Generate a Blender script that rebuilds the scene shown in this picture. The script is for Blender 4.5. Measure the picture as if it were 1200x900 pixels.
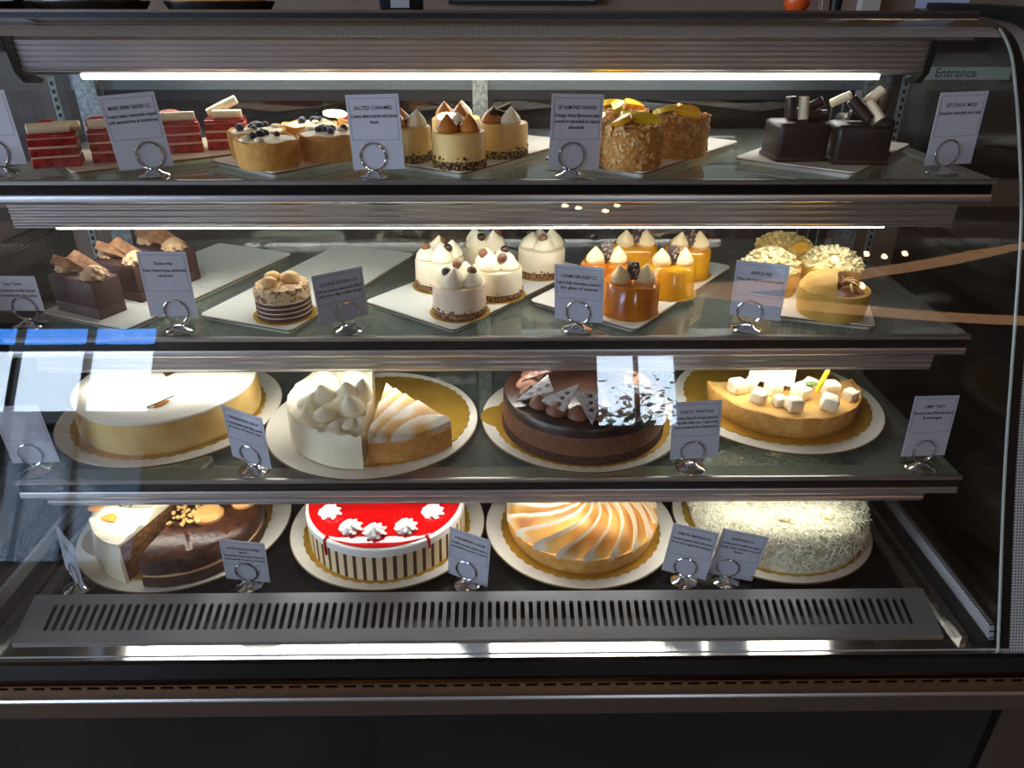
import bpy, bmesh, math, random
from mathutils import Vector, Matrix, noise
PI = math.pi
R = math.radians
random.seed(7)
for o in list(bpy.data.objects):
    bpy.data.objects.remove(o)
scene = bpy.context.scene
COL = scene.collection

# ---------------------------------------------------------------- camera
cam_d = bpy.data.cameras.new('camera')
cam_d.sensor_width = 36.0
cam_d.lens = 867.0 / 1200.0 * 36.0
cam_d.clip_start = 0.02
cam = bpy.data.objects.new('camera', cam_d)
COL.objects.link(cam)
PITCH, YAW, ROLL = math.atan(454 / 867.0), 0.0133, 0.002
fwd = Vector((math.sin(YAW) * math.cos(PITCH), math.cos(YAW) * math.cos(PITCH), -math.sin(PITCH)))
rt0 = Vector((math.cos(YAW), -math.sin(YAW), 0))
up0 = rt0.cross(fwd)
rt = rt0 * math.cos(ROLL) + up0 * math.sin(ROLL)
up = -rt0 * math.sin(ROLL) + up0 * math.cos(ROLL)
cam.matrix_world = Matrix(((rt.x, up.x, -fwd.x, 0.017), (rt.y, up.y, -fwd.y, 0.0),
                           (rt.z, up.z, -fwd.z, 1.40), (0, 0, 0, 1)))
scene.camera = cam

# ---------------------------------------------------------------- world, exposure
LED_POWER = 16.0
world = bpy.data.worlds.new('sky')
scene.world = world
world.use_nodes = True
wn = world.node_tree.nodes
bg = wn['Background']
bg.inputs[0].default_value = (0.66, 0.82, 1.0, 1)
bg.inputs[1].default_value = 12.0
vs = scene.view_settings
vs.view_transform = 'Standard'
try:
    vs.look = 'None'
except Exception:
    pass
vs.exposure = 0.12
vs.gamma = 1.0
vs.use_curve_mapping = False
try:
    scene.cycles.transparent_max_bounces = 24
    scene.cycles.caustics_reflective = False
    scene.cycles.caustics_refractive = False
except Exception:
    pass


# ---------------------------------------------------------------- materials
def lin(c):
    return tuple((v / 12.92 if v <= 0.04045 else ((v + 0.055) / 1.055) ** 2.4) for v in c)


def S(r, g, b):
    return lin((r / 255.0, g / 255.0, b / 255.0)) + (1.0,)


MATS = {}


def mat(name, col, rough=0.5, metal=0.0, col2=None, scale=60.0, lo=0.4, hi=0.62, bump=0.0, bscale=None,
        coat=0.0, sss=0.0, tex='noise', stretch=None, spec=0.5):
    if name in MATS:
        return MATS[name]
    m = bpy.data.materials.new(name)
    m.use_nodes = True
    nt = m.node_tree
    n, l = nt.nodes, nt.links
    b = n['Principled BSDF']
    b.inputs['Base Color'].default_value = col
    b.inputs['Roughness'].default_value = rough
    b.inputs['Metallic'].default_value = metal
    b.inputs['Specular IOR Level'].default_value = spec
    if coat:
        b.inputs['Coat Weight'].default_value = coat
        b.inputs['Coat Roughness'].default_value = 0.06
    if sss:
        b.inputs['Subsurface Weight'].default_value = sss
        b.inputs['Subsurface Radius'].default_value = (0.6, 0.4, 0.25)
        b.inputs['Subsurface Scale'].default_value = 0.006
    if col2 or bump:
        tc = n.new('ShaderNodeTexCoord')
        src = tc.outputs['Object']
        if stretch:
            mp = n.new('ShaderNodeMapping')
            mp.inputs['Scale'].default_value = stretch
            l.new(src, mp.inputs['Vector'])
            src = mp.outputs['Vector']
    if col2:
        if tex == 'noise':
            t = n.new('ShaderNodeTexNoise')
            t.inputs['Scale'].default_value = scale
            t.inputs['Detail'].default_value = 4
            out = t.outputs['Fac']
        else:
            t = n.new('ShaderNodeTexVoronoi')
            t.inputs['Scale'].default_value = scale
            out = t.outputs['Distance'] if tex == 'voronoi' else t.outputs['Color']
        l.new(src, t.inputs['Vector'])
        rp = n.new('ShaderNodeValToRGB')
        rp.color_ramp.elements[0].position = lo
        rp.color_ramp.elements[0].color = col
        rp.color_ramp.elements[1].position = hi
        rp.color_ramp.elements[1].color = col2
        l.new(out, rp.inputs['Fac'])
        l.new(rp.outputs['Color'], b.inputs['Base Color'])
    if bump:
        t2 = n.new('ShaderNodeTexNoise')
        t2.inputs['Scale'].default_value = bscale or scale
        t2.inputs['Detail'].default_value = 3
        l.new(src, t2.inputs['Vector'])
        bp = n.new('ShaderNodeBump')
        bp.inputs['Strength'].default_value = bump
        bp.inputs['Distance'].default_value = 0.002
        l.new(t2.outputs['Fac'], bp.inputs['Height'])
        l.new(bp.outputs['Normal'], b.inputs['Normal'])
    MATS[name] = m
    return m


def emit(name, col, power):
    m = bpy.data.materials.new(name)
    m.use_nodes = True
    nt = m.node_tree
    nt.nodes.remove(nt.nodes['Principled BSDF'])
    e = nt.nodes.new('ShaderNodeEmission')
    e.inputs[0].default_value = col
    e.inputs[1].default_value = power
    nt.links.new(e.outputs[0], nt.nodes['Material Output'].inputs[0])
    MATS[name] = m
    return m


def glass(name, tint=(1, 1, 1, 1), f0=0.04):
    """clear sheet glass: Schlick mirror reflection over straight transmission"""
    m = bpy.data.materials.new(name)
    m.use_nodes = True
    nt = m.node_tree
    n, l = nt.nodes, nt.links
    n.remove(n['Principled BSDF'])
    lw = n.new('ShaderNodeLayerWeight')
    lw.inputs['Blend'].default_value = 0.5
    pw = n.new('ShaderNodeMath'); pw.operation = 'POWER'; pw.inputs[1].default_value = 5.0
    ma = n.new('ShaderNodeMath'); ma.operation = 'MULTIPLY_ADD'
    ma.inputs[1].default_value = 1.0 - f0
    ma.inputs[2].default_value = f0
    l.new(lw.outputs['Facing'], pw.inputs[0])
    l.new(pw.outputs[0], ma.inputs[0])
    tr = n.new('ShaderNodeBsdfTransparent'); tr.inputs[0].default_value = tint
    gl = n.new('ShaderNodeBsdfGlossy'); gl.inputs['Roughness'].default_value = 0.0
    gl.inputs[0].default_value = (1, 1, 1, 1)
    mx = n.new('ShaderNodeMixShader')
    l.new(ma.outputs[0], mx.inputs[0]); l.new(tr.outputs[0], mx.inputs[1]); l.new(gl.outputs[0], mx.inputs[2])
    l.new(mx.outputs[0], n['Material Output'].inputs[0])
    MATS[name] = m
    return m


def dotted(name, base, dot, sx, sy):
    """printed enamel border: rows of small dark dots, laid out in the strip's own uv metres"""
    m = mat(name, base, 0.4, 0.0)
    nt = m.node_tree
    n, l = nt.nodes, nt.links
    uv = n.new('ShaderNodeUVMap')
    mp = n.new('ShaderNodeMapping'); mp.inputs['Scale'].default_value = (sx, sy, 1)
    l.new(uv.outputs[0], mp.inputs['Vector'])
    fr = n.new('ShaderNodeVectorMath'); fr.operation = 'FRACTION'
    l.new(mp.outputs[0], fr.inputs[0])
    sb = n.new('ShaderNodeVectorMath'); sb.operation = 'DISTANCE'
    sb.inputs[1].default_value = (0.5, 0.5, 0)
    l.new(fr.outputs[0], sb.inputs[0])
    lt = n.new('ShaderNodeMath'); lt.operation = 'LESS_THAN'; lt.inputs[1].default_value = 0.3
    l.new(sb.outputs['Value'], lt.inputs[0])
    mx = n.new('ShaderNodeMix'); mx.data_type = 'RGBA'
    mx.inputs[6].default_value = base
    mx.inputs[7].default_value = dot
    l.new(lt.outputs[0], mx.inputs[0])
    l.new(mx.outputs[2], n['Principled BSDF'].inputs['Base Color'])
    return m


M_LED = emit('led_white', (1.0, 0.975, 0.90, 1), LED_POWER)
M_BULB = emit('warm_bulb', (1.0, 0.60, 0.28, 1), 40.0)
M_DOWN = emit('downlight_lens', (1.0, 0.84, 0.62, 1), 40.0)
M_GLASS = glass('clear_glass', (1, 1, 1, 1))
M_BLUEGLASS = glass('blue_tinted_glass', (0.28, 0.55, 0.92, 1))
M_DGLASS = glass('dark_door_glass', (0.62, 0.63, 0.64, 1), 0.07)
M_SGLASS = glass('shelf_glass', (0.93, 0.97, 0.95, 1), 0.045)
nt_ = M_SGLASS.node_tree
df_ = nt_.nodes.new('ShaderNodeBsdfDiffuse'); df_.inputs[0].default_value = S(190, 205, 196)
mz_ = nt_.nodes.new('ShaderNodeMixShader'); mz_.inputs[0].default_value = 0.11
old_ = nt_.nodes['Material Output'].inputs[0].links[0].from_socket
nt_.links.new(old_, mz_.inputs[1]); nt_.links.new(df_.outputs[0], mz_.inputs[2])
nt_.links.new(mz_.outputs[0], nt_.nodes['Material Output'].inputs[0])
M_STEEL = mat('brushed_steel', S(190, 188, 186), 0.36, 1.0, S(140, 138, 135), 18, 0.3, 0.7, stretch=(0.3, 20, 20))
M_DECK = mat('polished_steel', S(178, 178, 176), 0.17, 1.0)
M_RAIL = mat('dull_aluminium', S(206, 202, 202), 0.33, 1.0)
M_BRONZE = mat('bronze_anodised', S(112, 98, 88), 0.36, 1.0)
M_ZINC = mat('zinc_plate', S(178, 190, 192), 0.4, 0.8, S(140, 150, 152), 160, 0.4, 0.6)
M_DARKAL = mat('charcoal_anodised', S(62, 66, 72), 0.35, 0.7)
M_BLACK = mat('black_plastic', S(14, 14, 15), 0.4)
M_BLACKG = mat('black_gloss', S(10, 10, 13), 0.06)
M_PAN = mat('black_pan', S(20, 20, 22), 0.22)
M_CHROME = mat('chrome', S(205, 205, 205), 0.08, 1.0)
M_CARD = mat('white_card', S(190, 193, 206), 0.6)
M_INK = mat('black_ink', S(24, 24, 30), 0.6)
M_GREYINK = mat('grey_ink', S(80, 82, 92), 0.6)
M_CERAMIC = mat('cream_ceramic', S(232, 230, 220), 0.22, 0, S(226, 224, 214), 25, 0.35, 0.65)
M_SPECK = mat('speckled_ceramic', S(226, 230, 224), 0.2, 0, S(120, 118, 108), 150, 0.70, 0.76)
M_RIM = mat('brown_rim', S(112, 88, 50), 0.35)
M_GOLD = mat('gold_board', S(210, 168, 66), 0.38, 0.55, S(194, 152, 56), 30, 0.3, 0.7)
M_PASTRY = mat('pastry', S(212, 150, 66), 0.75, 0, S(230, 178, 98), 70, 0.35, 0.65, bump=0.5, bscale=260)
M_PASTRY2 = mat('pale_pastry', S(222, 182, 92), 0.7, 0, S(206, 156, 66), 45, 0.35, 0.7, bump=0.4, bscale=200)
M_CREAM = mat('whipped_cream', S(242, 234, 204), 0.5, 0, sss=0.15, bump=.25, bscale=90)
M_WHITE = mat('white_icing', S(246, 244, 238), 0.45, 0, sss=0.1)
M_MOUSSE = mat('pale_mousse', S(232, 218, 188), 0.5, 0, S(240, 230, 204), 60, 0.35, 0.65)
M_BAKED = mat('baked_cheesecake', S(238, 208, 132), 0.55, 0, S(206, 152, 66), 16, 0.42, 0.75, bump=0.2, bscale=200)
M_CARAMEL = mat('caramel', S(190, 118, 50), 0.3, 0, coat=0.3)
M_AMBER = mat('amber_glaze', S(206, 124, 16), 0.16, 0, S(180, 92, 10), 30, 0.35, 0.7, coat=0.6)
M_YELLOW = mat('yellow_glaze', S(228, 168, 30), 0.2, 0, S(214, 140, 22), 30, 0.35, 0.7, coat=0.5)
M_CARACREAM = mat('caramel_cream', S(236, 204, 132), 0.5, 0, S(230, 192, 116), 40)
M_CHOC = mat('dark_chocolate', S(44, 26, 20), 0.35, 0, S(58, 36, 28), 60, coat=0.2)
M_CHOCSHELL = mat('matt_dark_chocolate', S(34, 22, 19), 0.4, 0, S(42, 28, 24), 40)
M_MILK = mat('milk_chocolate', S(118, 76, 54), 0.5, 0, S(132, 88, 64), 60)
M_MOUSSEB = mat('chocolate_mousse', S(110, 70, 46), 0.6, 0, S(126, 82, 56), 90, bump=0.2, bscale=300)
M_SLICE = mat('chocolate_slice', S(66, 38, 34), 0.6, 0, S(82, 50, 44), 60, bump=0.25, bscale=220)
M_SPONGE = mat('chocolate_sponge', S(58, 34, 22), 0.85, 0, S(84, 50, 30), 160, bump=0.8, bscale=300)
M_REDSP = mat('red_velvet_sponge', S(140, 20, 18), 0.8, 0, S(190, 52, 42), 150, bump=0.6, bscale=300)
M_REDGLZ = mat('red_glaze', S(206, 8, 12), 0.06, 0, coat=0.8)
M_PINKCR = mat('pink_cream', S(236, 190, 170), 0.6)
M_BERRY = mat('berry_glaze', S(196, 30, 36), 0.25, 0, S(140, 14, 22), 80, coat=0.4)
M_WCHOC = mat('white_chocolate', S(240, 226, 190), 0.42)
M_CRUMB = mat('biscuit_crumb', S(92, 62, 40), 0.9, 0, S(176, 138, 98), 320, 0.42, 0.58, tex='noise', bump=0.8, bscale=400)
M_CRUMBD = mat('dark_biscuit_crumb', S(58, 42, 34), 0.9, 0, S(196, 160, 92), 300, 0.5, 0.58, bump=0.8, bscale=400)
M_ALMOND = mat('almond_coat', S(178, 116, 48), 0.75, 0, S(206, 150, 76), 120, bump=0.8, bscale=200)
M_FLAKE = mat('almond_flake', S(222, 184, 122), 0.7, 0, S(196, 144, 76), 60)
M_ORANGE = mat('orange_flesh', S(236, 160, 14), 0.3, 0, S(244, 190, 40), 60, coat=0.3)
M_LEMON = mat('yellow_fruit', S(246, 220, 70), 0.3, 0, S(238, 200, 30), 60, coat=0.3)
M_BLUEB = mat('blueberry', S(28, 30, 52), 0.35, 0, S(46, 50, 80), 90)
M_CRUMBLE = mat('crumble', S(226, 208, 152), 0.8, 0, S(238, 226, 182), 90, bump=0.5, bscale=260)
M_CRUMBLE2 = mat('golden_crumble', S(206, 176, 104), 0.85, 0, S(226, 204, 140), 120, bump=0.7, bscale=300)
M_APPLE = mat('apple_slice', S(222, 184, 118), 0.45, 0, S(196, 146, 90), 50)
M_FILL = mat('apple_filling', S(150, 92, 44), 0.5, 0, S(120, 68, 30), 80)
M_COCO = mat('coconut', S(238, 236, 216), 0.75)
M_BISCJ = mat('cream_biscuit', S(238, 218, 172), 0.7)
M_BISCD = mat('brown_biscuit', S(84, 44, 26), 0.7)
M_CUSTARD = mat('custard', S(226, 182, 104), 0.3, 0, coat=0.2)
M_MARSH = mat('marshmallow', S(246, 234, 206), 0.6, 0, S(224, 184, 120), 45, 0.55, 0.75)
M_PEEL = mat('fruit_peel', S(228, 150, 20), 0.5)
M_GREEN = mat('green_herb', S(92, 116, 54), 0.6)
M_NUT = mat('chopped_nut', S(212, 170, 104), 0.7)
M_SUGAR = mat('sugar_dusted_chocolate', S(196, 192, 196), 0.8, 0, S(150, 142, 146), 180, 0.4, 0.65)
M_SHARD = mat('cocoa_transfer', S(74, 46, 38), 0.55, 0, S(128, 104, 96), 170, 0.42, 0.62)
M_COCOA = mat('cocoa_dusted_cream', S(224, 196, 150), 0.8, 0, S(110, 70, 44), 150, 0.46, 0.62)
M_FRIT = dotted('grey_frit', S(196, 198, 202), S(60, 62, 66), 230, 230)
M_BLACKFRIT = mat('black_frit', S(12, 13, 14), 0.3)
M_WALL = mat('taupe_plaster', S(150, 128, 112), 0.8, 0, S(142, 120, 105), 6, bump=0.05, bscale=80)
M_WALLD = mat('brown_panel', S(128, 106, 92), 0.7)
M_CEIL = mat('timber_ceiling', S(176, 150, 128), 0.7, 0, S(150, 124, 104), 5, stretch=(0.3, 6, 1))
M_FLOOR = mat('pale_concrete_floor', S(176, 168, 164), 0.4, 0, S(156, 148, 144), 4)
M_FRAME = mat('black_window_frame', S(24, 26, 30), 0.5)
M_GROUND = mat('street_paving', S(150, 150, 150), 0.8, 0, S(120, 120, 120), 3)


# ---------------------------------------------------------------- mesh builder
class MB:
    def __init__(self):
        self.v, self.f, self.mi, self.m = [], [], [], 0

    def _add(self, vs, fs, M=None):
        b = len(self.v)
        self.v += [tuple(M @ Vector(p)) for p in vs] if M else [tuple(p) for p in vs]
        self.f += [tuple(i + b for i in f) for f in fs]
        self.mi += [self.m] * len(fs)
        return self

    def box(self, x0, x1, y0, y1, z0, z1, M=None):
        vs = [(x, y, z) for z in (z0, z1) for y in (y0, y1) for x in (x0, x1)]
        fs = [(0, 2, 3, 1), (4, 5, 7, 6), (0, 1, 5, 4), (2, 6, 7, 3), (0, 4, 6, 2), (1, 3, 7, 5)]
        return self._add(vs, fs, M)

    def rbox(self, w, d, h, bev, seg=2, M=None, z0=0.0, jig=0.0):
        bm = bmesh.new()
        bmesh.ops.create_cube(bm, size=1.0)
        bmesh.ops.scale(bm, verts=bm.verts, vec=(w, d, h))
        bmesh.ops.translate(bm, verts=bm.verts, vec=(0, 0, z0 + h / 2))
        bmesh.ops.bevel(bm, geom=list(bm.edges), offset=bev, segments=seg, affect='EDGES', profile=0.5)
        bm.verts.index_update()
        vs = [tuple(v.co + Vector((random.uniform(-jig, jig) for _ in range(3))) if jig else v.co) for v in bm.verts]
        fs = [tuple(v.index for v in f.verts) for f in bm.faces]
        bm.free()
        return self._add(vs, fs, M)

    def lathe(self, prof, seg=32, a0=0.0, a1=2 * PI, M=None, mod=None):
        full = abs(a1 - a0 - 2 * PI) < 1e-6
        n = seg if full else seg + 1
        vs, idx, fs = [], [], []
        for (r, z) in prof:
            if r < 1e-7:
                idx.append([len(vs)] * n)
                vs.append((0, 0, z))
            else:
                row = []
                for i in range(n):
                    a = a0 + (a1 - a0) * i / seg
                    rr, zz = (mod(r, z, a) if mod else (r, z))
                    row.append(len(vs))
                    vs.append((rr * math.cos(a), rr * math.sin(a), zz))
                idx.append(row)
        for j in range(len(prof) - 1):
            A, B = idx[j], idx[j + 1]
            for i in range(seg):
                k = (i + 1) % n
                q = [A[i], A[k], B[k], B[i]]
                u = []
                for t in q:
                    if t not in u:
                        u.append(t)
                if len(u) > 2:
                    fs.append(tuple(u))
        if not full:
            for i, rev in ((0, False), (n - 1, True)):
                c = [row[i] for row in idx]
                u = []
                for t in c:
                    if t not in u:
                        u.append(t)
                fs.append(tuple(u[::-1] if rev else u))
        return self._add(vs, fs, M)

    def prism(self, poly, z0, z1, M=None):
        n = len(poly)
        vs = [(x, y, z0) for x, y in poly] + [(x, y, z1) for x, y in poly]
        fs = [tuple(range(n - 1, -1, -1)), tuple(range(n, 2 * n))]
        fs += [(i, (i + 1) % n, n + (i + 1) % n, n + i) for i in range(n)]
        return self._add(vs, fs, M)

    def extx(self, poly, x0, x1):
        """polygon in (y, z), extruded along x"""
        n = len(poly)
        vs = [(x0, y, z) for y, z in poly] + [(x1, y, z) for y, z in poly]
        fs = [tuple(range(n)), tuple(range(2 * n - 1, n - 1, -1))]
        fs += [(i, n + i, n + (i + 1) % n, (i + 1) % n) for i in range(n)]
        return self._add(vs, fs)

    def tube(self, pts, r, seg=8, closed=False, M=None, caps=True):
        P = [Vector(p) for p in pts]
        n = len(P)
        vs, fs = [], []
        rr = r if isinstance(r, (list, tuple)) else [r] * n
        for i in range(n):
            if closed:
                t = (P[(i + 1) % n] - P[i - 1])
            else:
                t = P[min(i + 1, n - 1)] - P[max(i - 1, 0)]
            t.normalize()
            u = t.orthogonal() if abs(t.z) > 0.95 else t.cross(Vector((0, 0, 1)))
            u.normalize()
            w = t.cross(u)
            for k in range(seg):
                a = 2 * PI * k / seg
                vs.append(P[i] + (u * math.cos(a) + w * math.sin(a)) * rr[i])
        m = n if closed else n - 1
        for i in range(m):
            j = (i + 1) % n
            for k in range(seg):
                l = (k + 1) % seg
                fs.append((i * seg + k, i * seg + l, j * seg + l, j * seg + k))
        if caps and not closed:
            fs.append(tuple(range(seg - 1, -1, -1)))
            fs.append(tuple((n - 1) * seg + k for k in range(seg)))
        return self._add(vs, fs, M)

    def ring(self, rad, r, M=None, seg=28, ts=6, sx=1.0):
        return self.tube([(rad * sx * math.cos(2 * PI * i / seg), 0, rad * math.sin(2 * PI * i / seg)) for i in range(seg)], r, ts, True, M)

    def blob(self, r, sub=2, amp=0.2, freq=1.5, M=None, sc=(1, 1, 1), seed=0):
        bm = bmesh.new()
        bmesh.ops.create_icosphere(bm, subdivisions=sub, radius=1.0)
        bm.verts.index_update()
        off = Vector((seed * 3.1, seed * 1.7, seed * 0.9))
        vs = []
        for v in bm.verts:
            k = 1 + amp * noise.noise(v.co * freq + off)
            vs.append((v.co.x * r * k * sc[0], v.co.y * r * k * sc[1], v.co.z * r * k * sc[2]))
        fs = [tuple(v.index for v in f.verts) for f in bm.faces]
        bm.free()
        return self._add(vs, fs, M)

    def polar(self, h, rad, nr, nt, z0, a0=0.0, a1=2 * PI, M=None, rmod=None, twist=0.0):
        """height field over a disc or a sector, closed with a skirt down to z0"""
        full = abs(a1 - a0 - 2 * PI) < 1e-6
        n = nt if full else nt + 1
        vs, fs = [(0, 0, h(0, a0))], []
        for j in range(1, nr + 1):
            for i in range(n):
                a = a0 + (a1 - a0) * i / nt
                r = rad * j / nr
                a += twist * (1 - j / nr)
                if rmod:
                    r *= rmod(a, j / nr)
                vs.append((r * math.cos(a), r * math.sin(a), h(j / nr, a)))
        ix = lambda j, i: 1 + (j - 1) * n + i % n
        for i in range(nt):
            fs.append((0, ix(1, i), ix(1, i + 1)))
        for j in range(1, nr):
            for i in range(nt):
                fs.append((ix(j, i), ix(j + 1, i), ix(j + 1, i + 1), ix(j, i + 1)))
        b = len(vs)
        for i in range(n):
            x, y, _ = vs[ix(nr, i)]
            vs.append((x, y, z0))
        for i in range(nt):
            fs.append((ix(nr, i), b + i, b + (i + 1) % n, ix(nr, i + 1)))
        c = len(vs)
        vs.append((0, 0, z0))
        for i in range(nt):
            fs.append((c, b + (i + 1) % n, b + i))
        if not full:
            fs.append(tuple([0] + [ix(j, 0) for j in range(1, nr + 1)] + [b, c])[::-1])
            fs.append(tuple([0] + [ix(j, n - 1) for j in range(1, nr + 1)] + [b + n - 1, c]))
        return self._add(vs, fs, M)

    def build(self, name, mats, parent=None, smooth=40, loc=None, rot=None, uv=None):
        me = bpy.data.meshes.new(name)
        me.from_pydata(self.v, [], self.f)
        mats = mats if isinstance(mats, (list, tuple)) else [mats]
        for m in mats:
            me.materials.append(m)
        if len(mats) > 1:
            me.polygons.foreach_set('material_index', self.mi)
        me.update()
        bm = bmesh.new()
        bm.from_mesh(me)
        bmesh.ops.recalc_face_normals(bm, faces=bm.faces)
        bm.to_mesh(me)
        bm.free()
        if smooth:
            me.shade_smooth()
            me.set_sharp_from_angle(angle=R(smooth))
        if uv:
            ul = me.uv_layers.new(name='UVMap')
            for lp in me.loops:
                ul.data[lp.index].uv = uv[lp.vertex_index]
        o = bpy.data.objects.new(name, me)
        COL.objects.link(o)
        if parent:
            o.parent = parent
        if loc:
            o.location = loc
        if rot:
            o.rotation_euler = rot
        return o


def T(x=0, y=0, z=0, rz=0, rx=0, ry=0, s=1.0):
    return Matrix.Translation((x, y, z)) @ Matrix.Rotation(rz, 4, 'Z') @ Matrix.Rotation(rx, 4, 'X') @ Matrix.Rotation(ry, 4, 'Y') @ Matrix.Scale(s, 4)


def tag(o, label, cat, group=None):
    o['label'] = label
    o['category'] = cat
    if group:
        o['group'] = group
    return o


def thing(name, label, cat, loc=(0, 0, 0), rz=0.0, group=None):
    o = bpy.data.objects.new(name, None)
    o.empty_display_size = 0.02
    COL.objects.link(o)
    o.location = loc
    o.rotation_euler = (0, 0, rz)
    return tag(o, label, cat, group)


def struct(o, label=None):
    o['kind'] = 'structure'
    if label:
        o['label'] = label
    return o


def stuff(o):
    o['kind'] = 'stuff'
    return o


# ================================================================ the room
XL, XR, YB, YF, ZC = -6.6, 5.2, 3.2, -4.5, 3.35
struct(MB().box(XL, XR, YF, YB, -0.1, 0.0).build('floor', M_FLOOR), 'pale concrete cafe floor')
struct(MB().box(XL, XR, YF, YB, ZC, ZC + 0.1).build('ceiling', M_CEIL), 'brown timber cafe ceiling')
struct(MB().box(XL, XR, YB, YB + 0.12, 0, ZC).build('wall_back', M_WALL), 'taupe wall behind the counter')
LW = (-4.0, 1.4, 0.9, 2.95)  # opening of an added side window that lifts the room's ambient daylight
w = MB().box(XL - 0.12, XL, YF - 0.12, LW[0], 0, ZC).box(XL - 0.12, XL, LW[1], YB + 0.12, 0, ZC)
w.box(XL - 0.12, XL, LW[0], LW[1], 0, LW[2]).box(XL - 0.12, XL, LW[0], LW[1], LW[3], ZC)
struct(w.build('wall_left', M_WALLD), 'brown side wall with a wide window added for fill light')
f = MB().box(XL - .09, XL - .03, LW[0], LW[1], LW[2], LW[2] + .045).box(XL - .09, XL - .03, LW[0], LW[1], LW[3] - .045, LW[3])
for q in range(6):
    yq = LW[0] + (LW[1] - LW[0] - .045) * q / 5
    f.box(XL - .09, XL - .03, yq, yq + .045, LW[2] + .045, LW[3] - .045)
o = struct(f.build('window_3', M_FRAME), 'black framed side window added for fill light')
MB().box(XL - .064, XL - .058, LW[0] + .02, LW[1] - .02, LW[2] + .02, LW[3] - .02).build('pane', M_GLASS, o, smooth=0)
ld = bpy.data.lights.new('portal_side', 'AREA')
ld.shape = 'RECTANGLE'
ld.size = LW[1] - LW[0]
ld.size_y = LW[3] - LW[2]
ld.cycles.is_portal = True
lo = bpy.data.objects.new('window_portal', ld)
COL.objects.link(lo)
lo.location = (XL - .14, (LW[0] + LW[1]) / 2, (LW[2] + LW[3]) / 2)
lo.rotation_euler = (R(90), 0, R(-90))
struct(MB().box(XR, XR + 0.12, YF - 0.12, YB + 0.12, 0, ZC).build('wall_right', M_WALLD), 'brown side wall')
WIN = [(-6.3, -3.10, 1.40, 2.98), (0.82, 1.62, 2.0, 2.66)]
w = MB()
xs = [XL] + [v for a in WIN for v in a[:2]] + [XR]
for i in range(0, len(xs), 2):
    w.box(xs[i], xs[i + 1], YF - 0.12, YF, 0, ZC)
for (a, b, c, d) in WIN:
    w.box(a, b, YF - 0.12, YF, 0, c)
    w.box(a, b, YF - 0.12, YF, d, ZC)
struct(w.build('wall_front', M_WALLD), 'brown street wall with windows')
for k, (a, b, c, d) in enumerate(WIN):
    f = MB()
    ft = 0.045
    f.box(a, a + ft, YF - 0.09, YF - 0.03, c, d).box(b - ft, b, YF - 0.09, YF - 0.03, c, d)
    f.box(a, b, YF - 0.09, YF - 0.03, c, c + ft).box(a, b, YF - 0.09, YF - 0.03, d - ft, d)
    if k == 0:
        f.box(a, b, YF - 0.09, YF - 0.03, 2.68, 2.74)
        for q in range(1, 5):
            x = a + (b - a) * q / 5
            f.box(x - 0.025, x + 0.025, YF - 0.09, YF - 0.03, c, d)
    else:
        f.box((a + b) / 2 - 0.02, (a + b) / 2 + 0.02, YF - 0.09, YF - 0.03, c, d)
    o = struct(f.build('window_%d' % (k + 1), M_FRAME), 'black framed street window')
    if k == 0:
        MB().box(a + 0.02, b - 0.02, YF - 0.064, YF - 0.058, c + 0.02, 2.70).build('pane', M_GLASS, o, smooth=0)
        MB().box(a + 0.02, b - 0.02, YF - 0.064, YF - 0.058, 2.72, d - 0.02).build('blue_transom_pane', M_BLUEGLASS, o, smooth=0)
    else:
        MB().box(a + 0.02, b - 0.02, YF - 0.064, YF - 0.058, c + 0.02, d - 0.02).build('pane', M_GLASS, o, smooth=0)
    ld = bpy.data.lights.new('portal_%d' % k, 'AREA')
    ld.shape = 'RECTANGLE'
    ld.size = b - a
    ld.size_y = d - c
    ld.cycles.is_portal = True
    lo = bpy.data.objects.new('window_portal', ld)
    COL.objects.link(lo)
    lo.location = ((a + b) / 2, YF - 0.14, (c + d) / 2)
    lo.rotation_euler = (R(90), 0, 0)
struct(MB().box(-30, 30, -30, YF - 0.14, -0.15, -0.05).build('ground', M_GROUND), 'grey paving outside the windows')
t = thing('street_building', 'low grey building across the street', 'building', (-6, -13.0, -0.05))
MB().box(-9, 5.5, -4, 0, 0, 3.9).build('wall', mat('grey_render', S(66, 74, 88), .8), t)
MB().box(-9.2, 5.7, -4.2, .3, 3.901, 4.05).build('roof_slab', M_FRAME, t)
for i in range(7):
    wi = MB().box(-8.2 + 1.9 * i, -7.0 + 1.9 * i, .001, .06, 1.0, 2.6).build('window', mat('shop_blue', S(44, 76, 130), .3), t)
    MB().box(-7.64 + 1.9 * i, -7.56 + 1.9 * i, .061, .09, 1.0, 2.6).build('glazing_bar', M_CERAMIC if False else M_FRAME, wi)
rnd = random.Random(5)
t = thing('street_tree', 'small leafy tree on the street outside the little window', 'tree', (1.8, -7.6, -0.05))
MB().tube([(0, 0, 0), (.03, 0, 1.0), (-.02, .02, 2.3)], [.07, .055, .03], 8).build('trunk', mat('bark', S(84, 66, 52), .9), t)
lf = MB()
for i in range(760):
    v_ = Vector((rnd.gauss(.08, .5), rnd.gauss(0, .4), 2.50 + rnd.gauss(0, .30)))
    lf.prism([(-.07, 0), (0, .028), (.07, 0), (0, -.028)], -.001, .001, Matrix.Translation(v_) @ Matrix.Rotation(rnd.uniform(0, 6), 4, 'Z') @ Matrix.Rotation(rnd.uniform(-1, 1), 4, 'X'))
stuff(lf.build('foliage', mat('leaf_green', S(70, 90, 60), .6), t, smooth=0))


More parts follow.
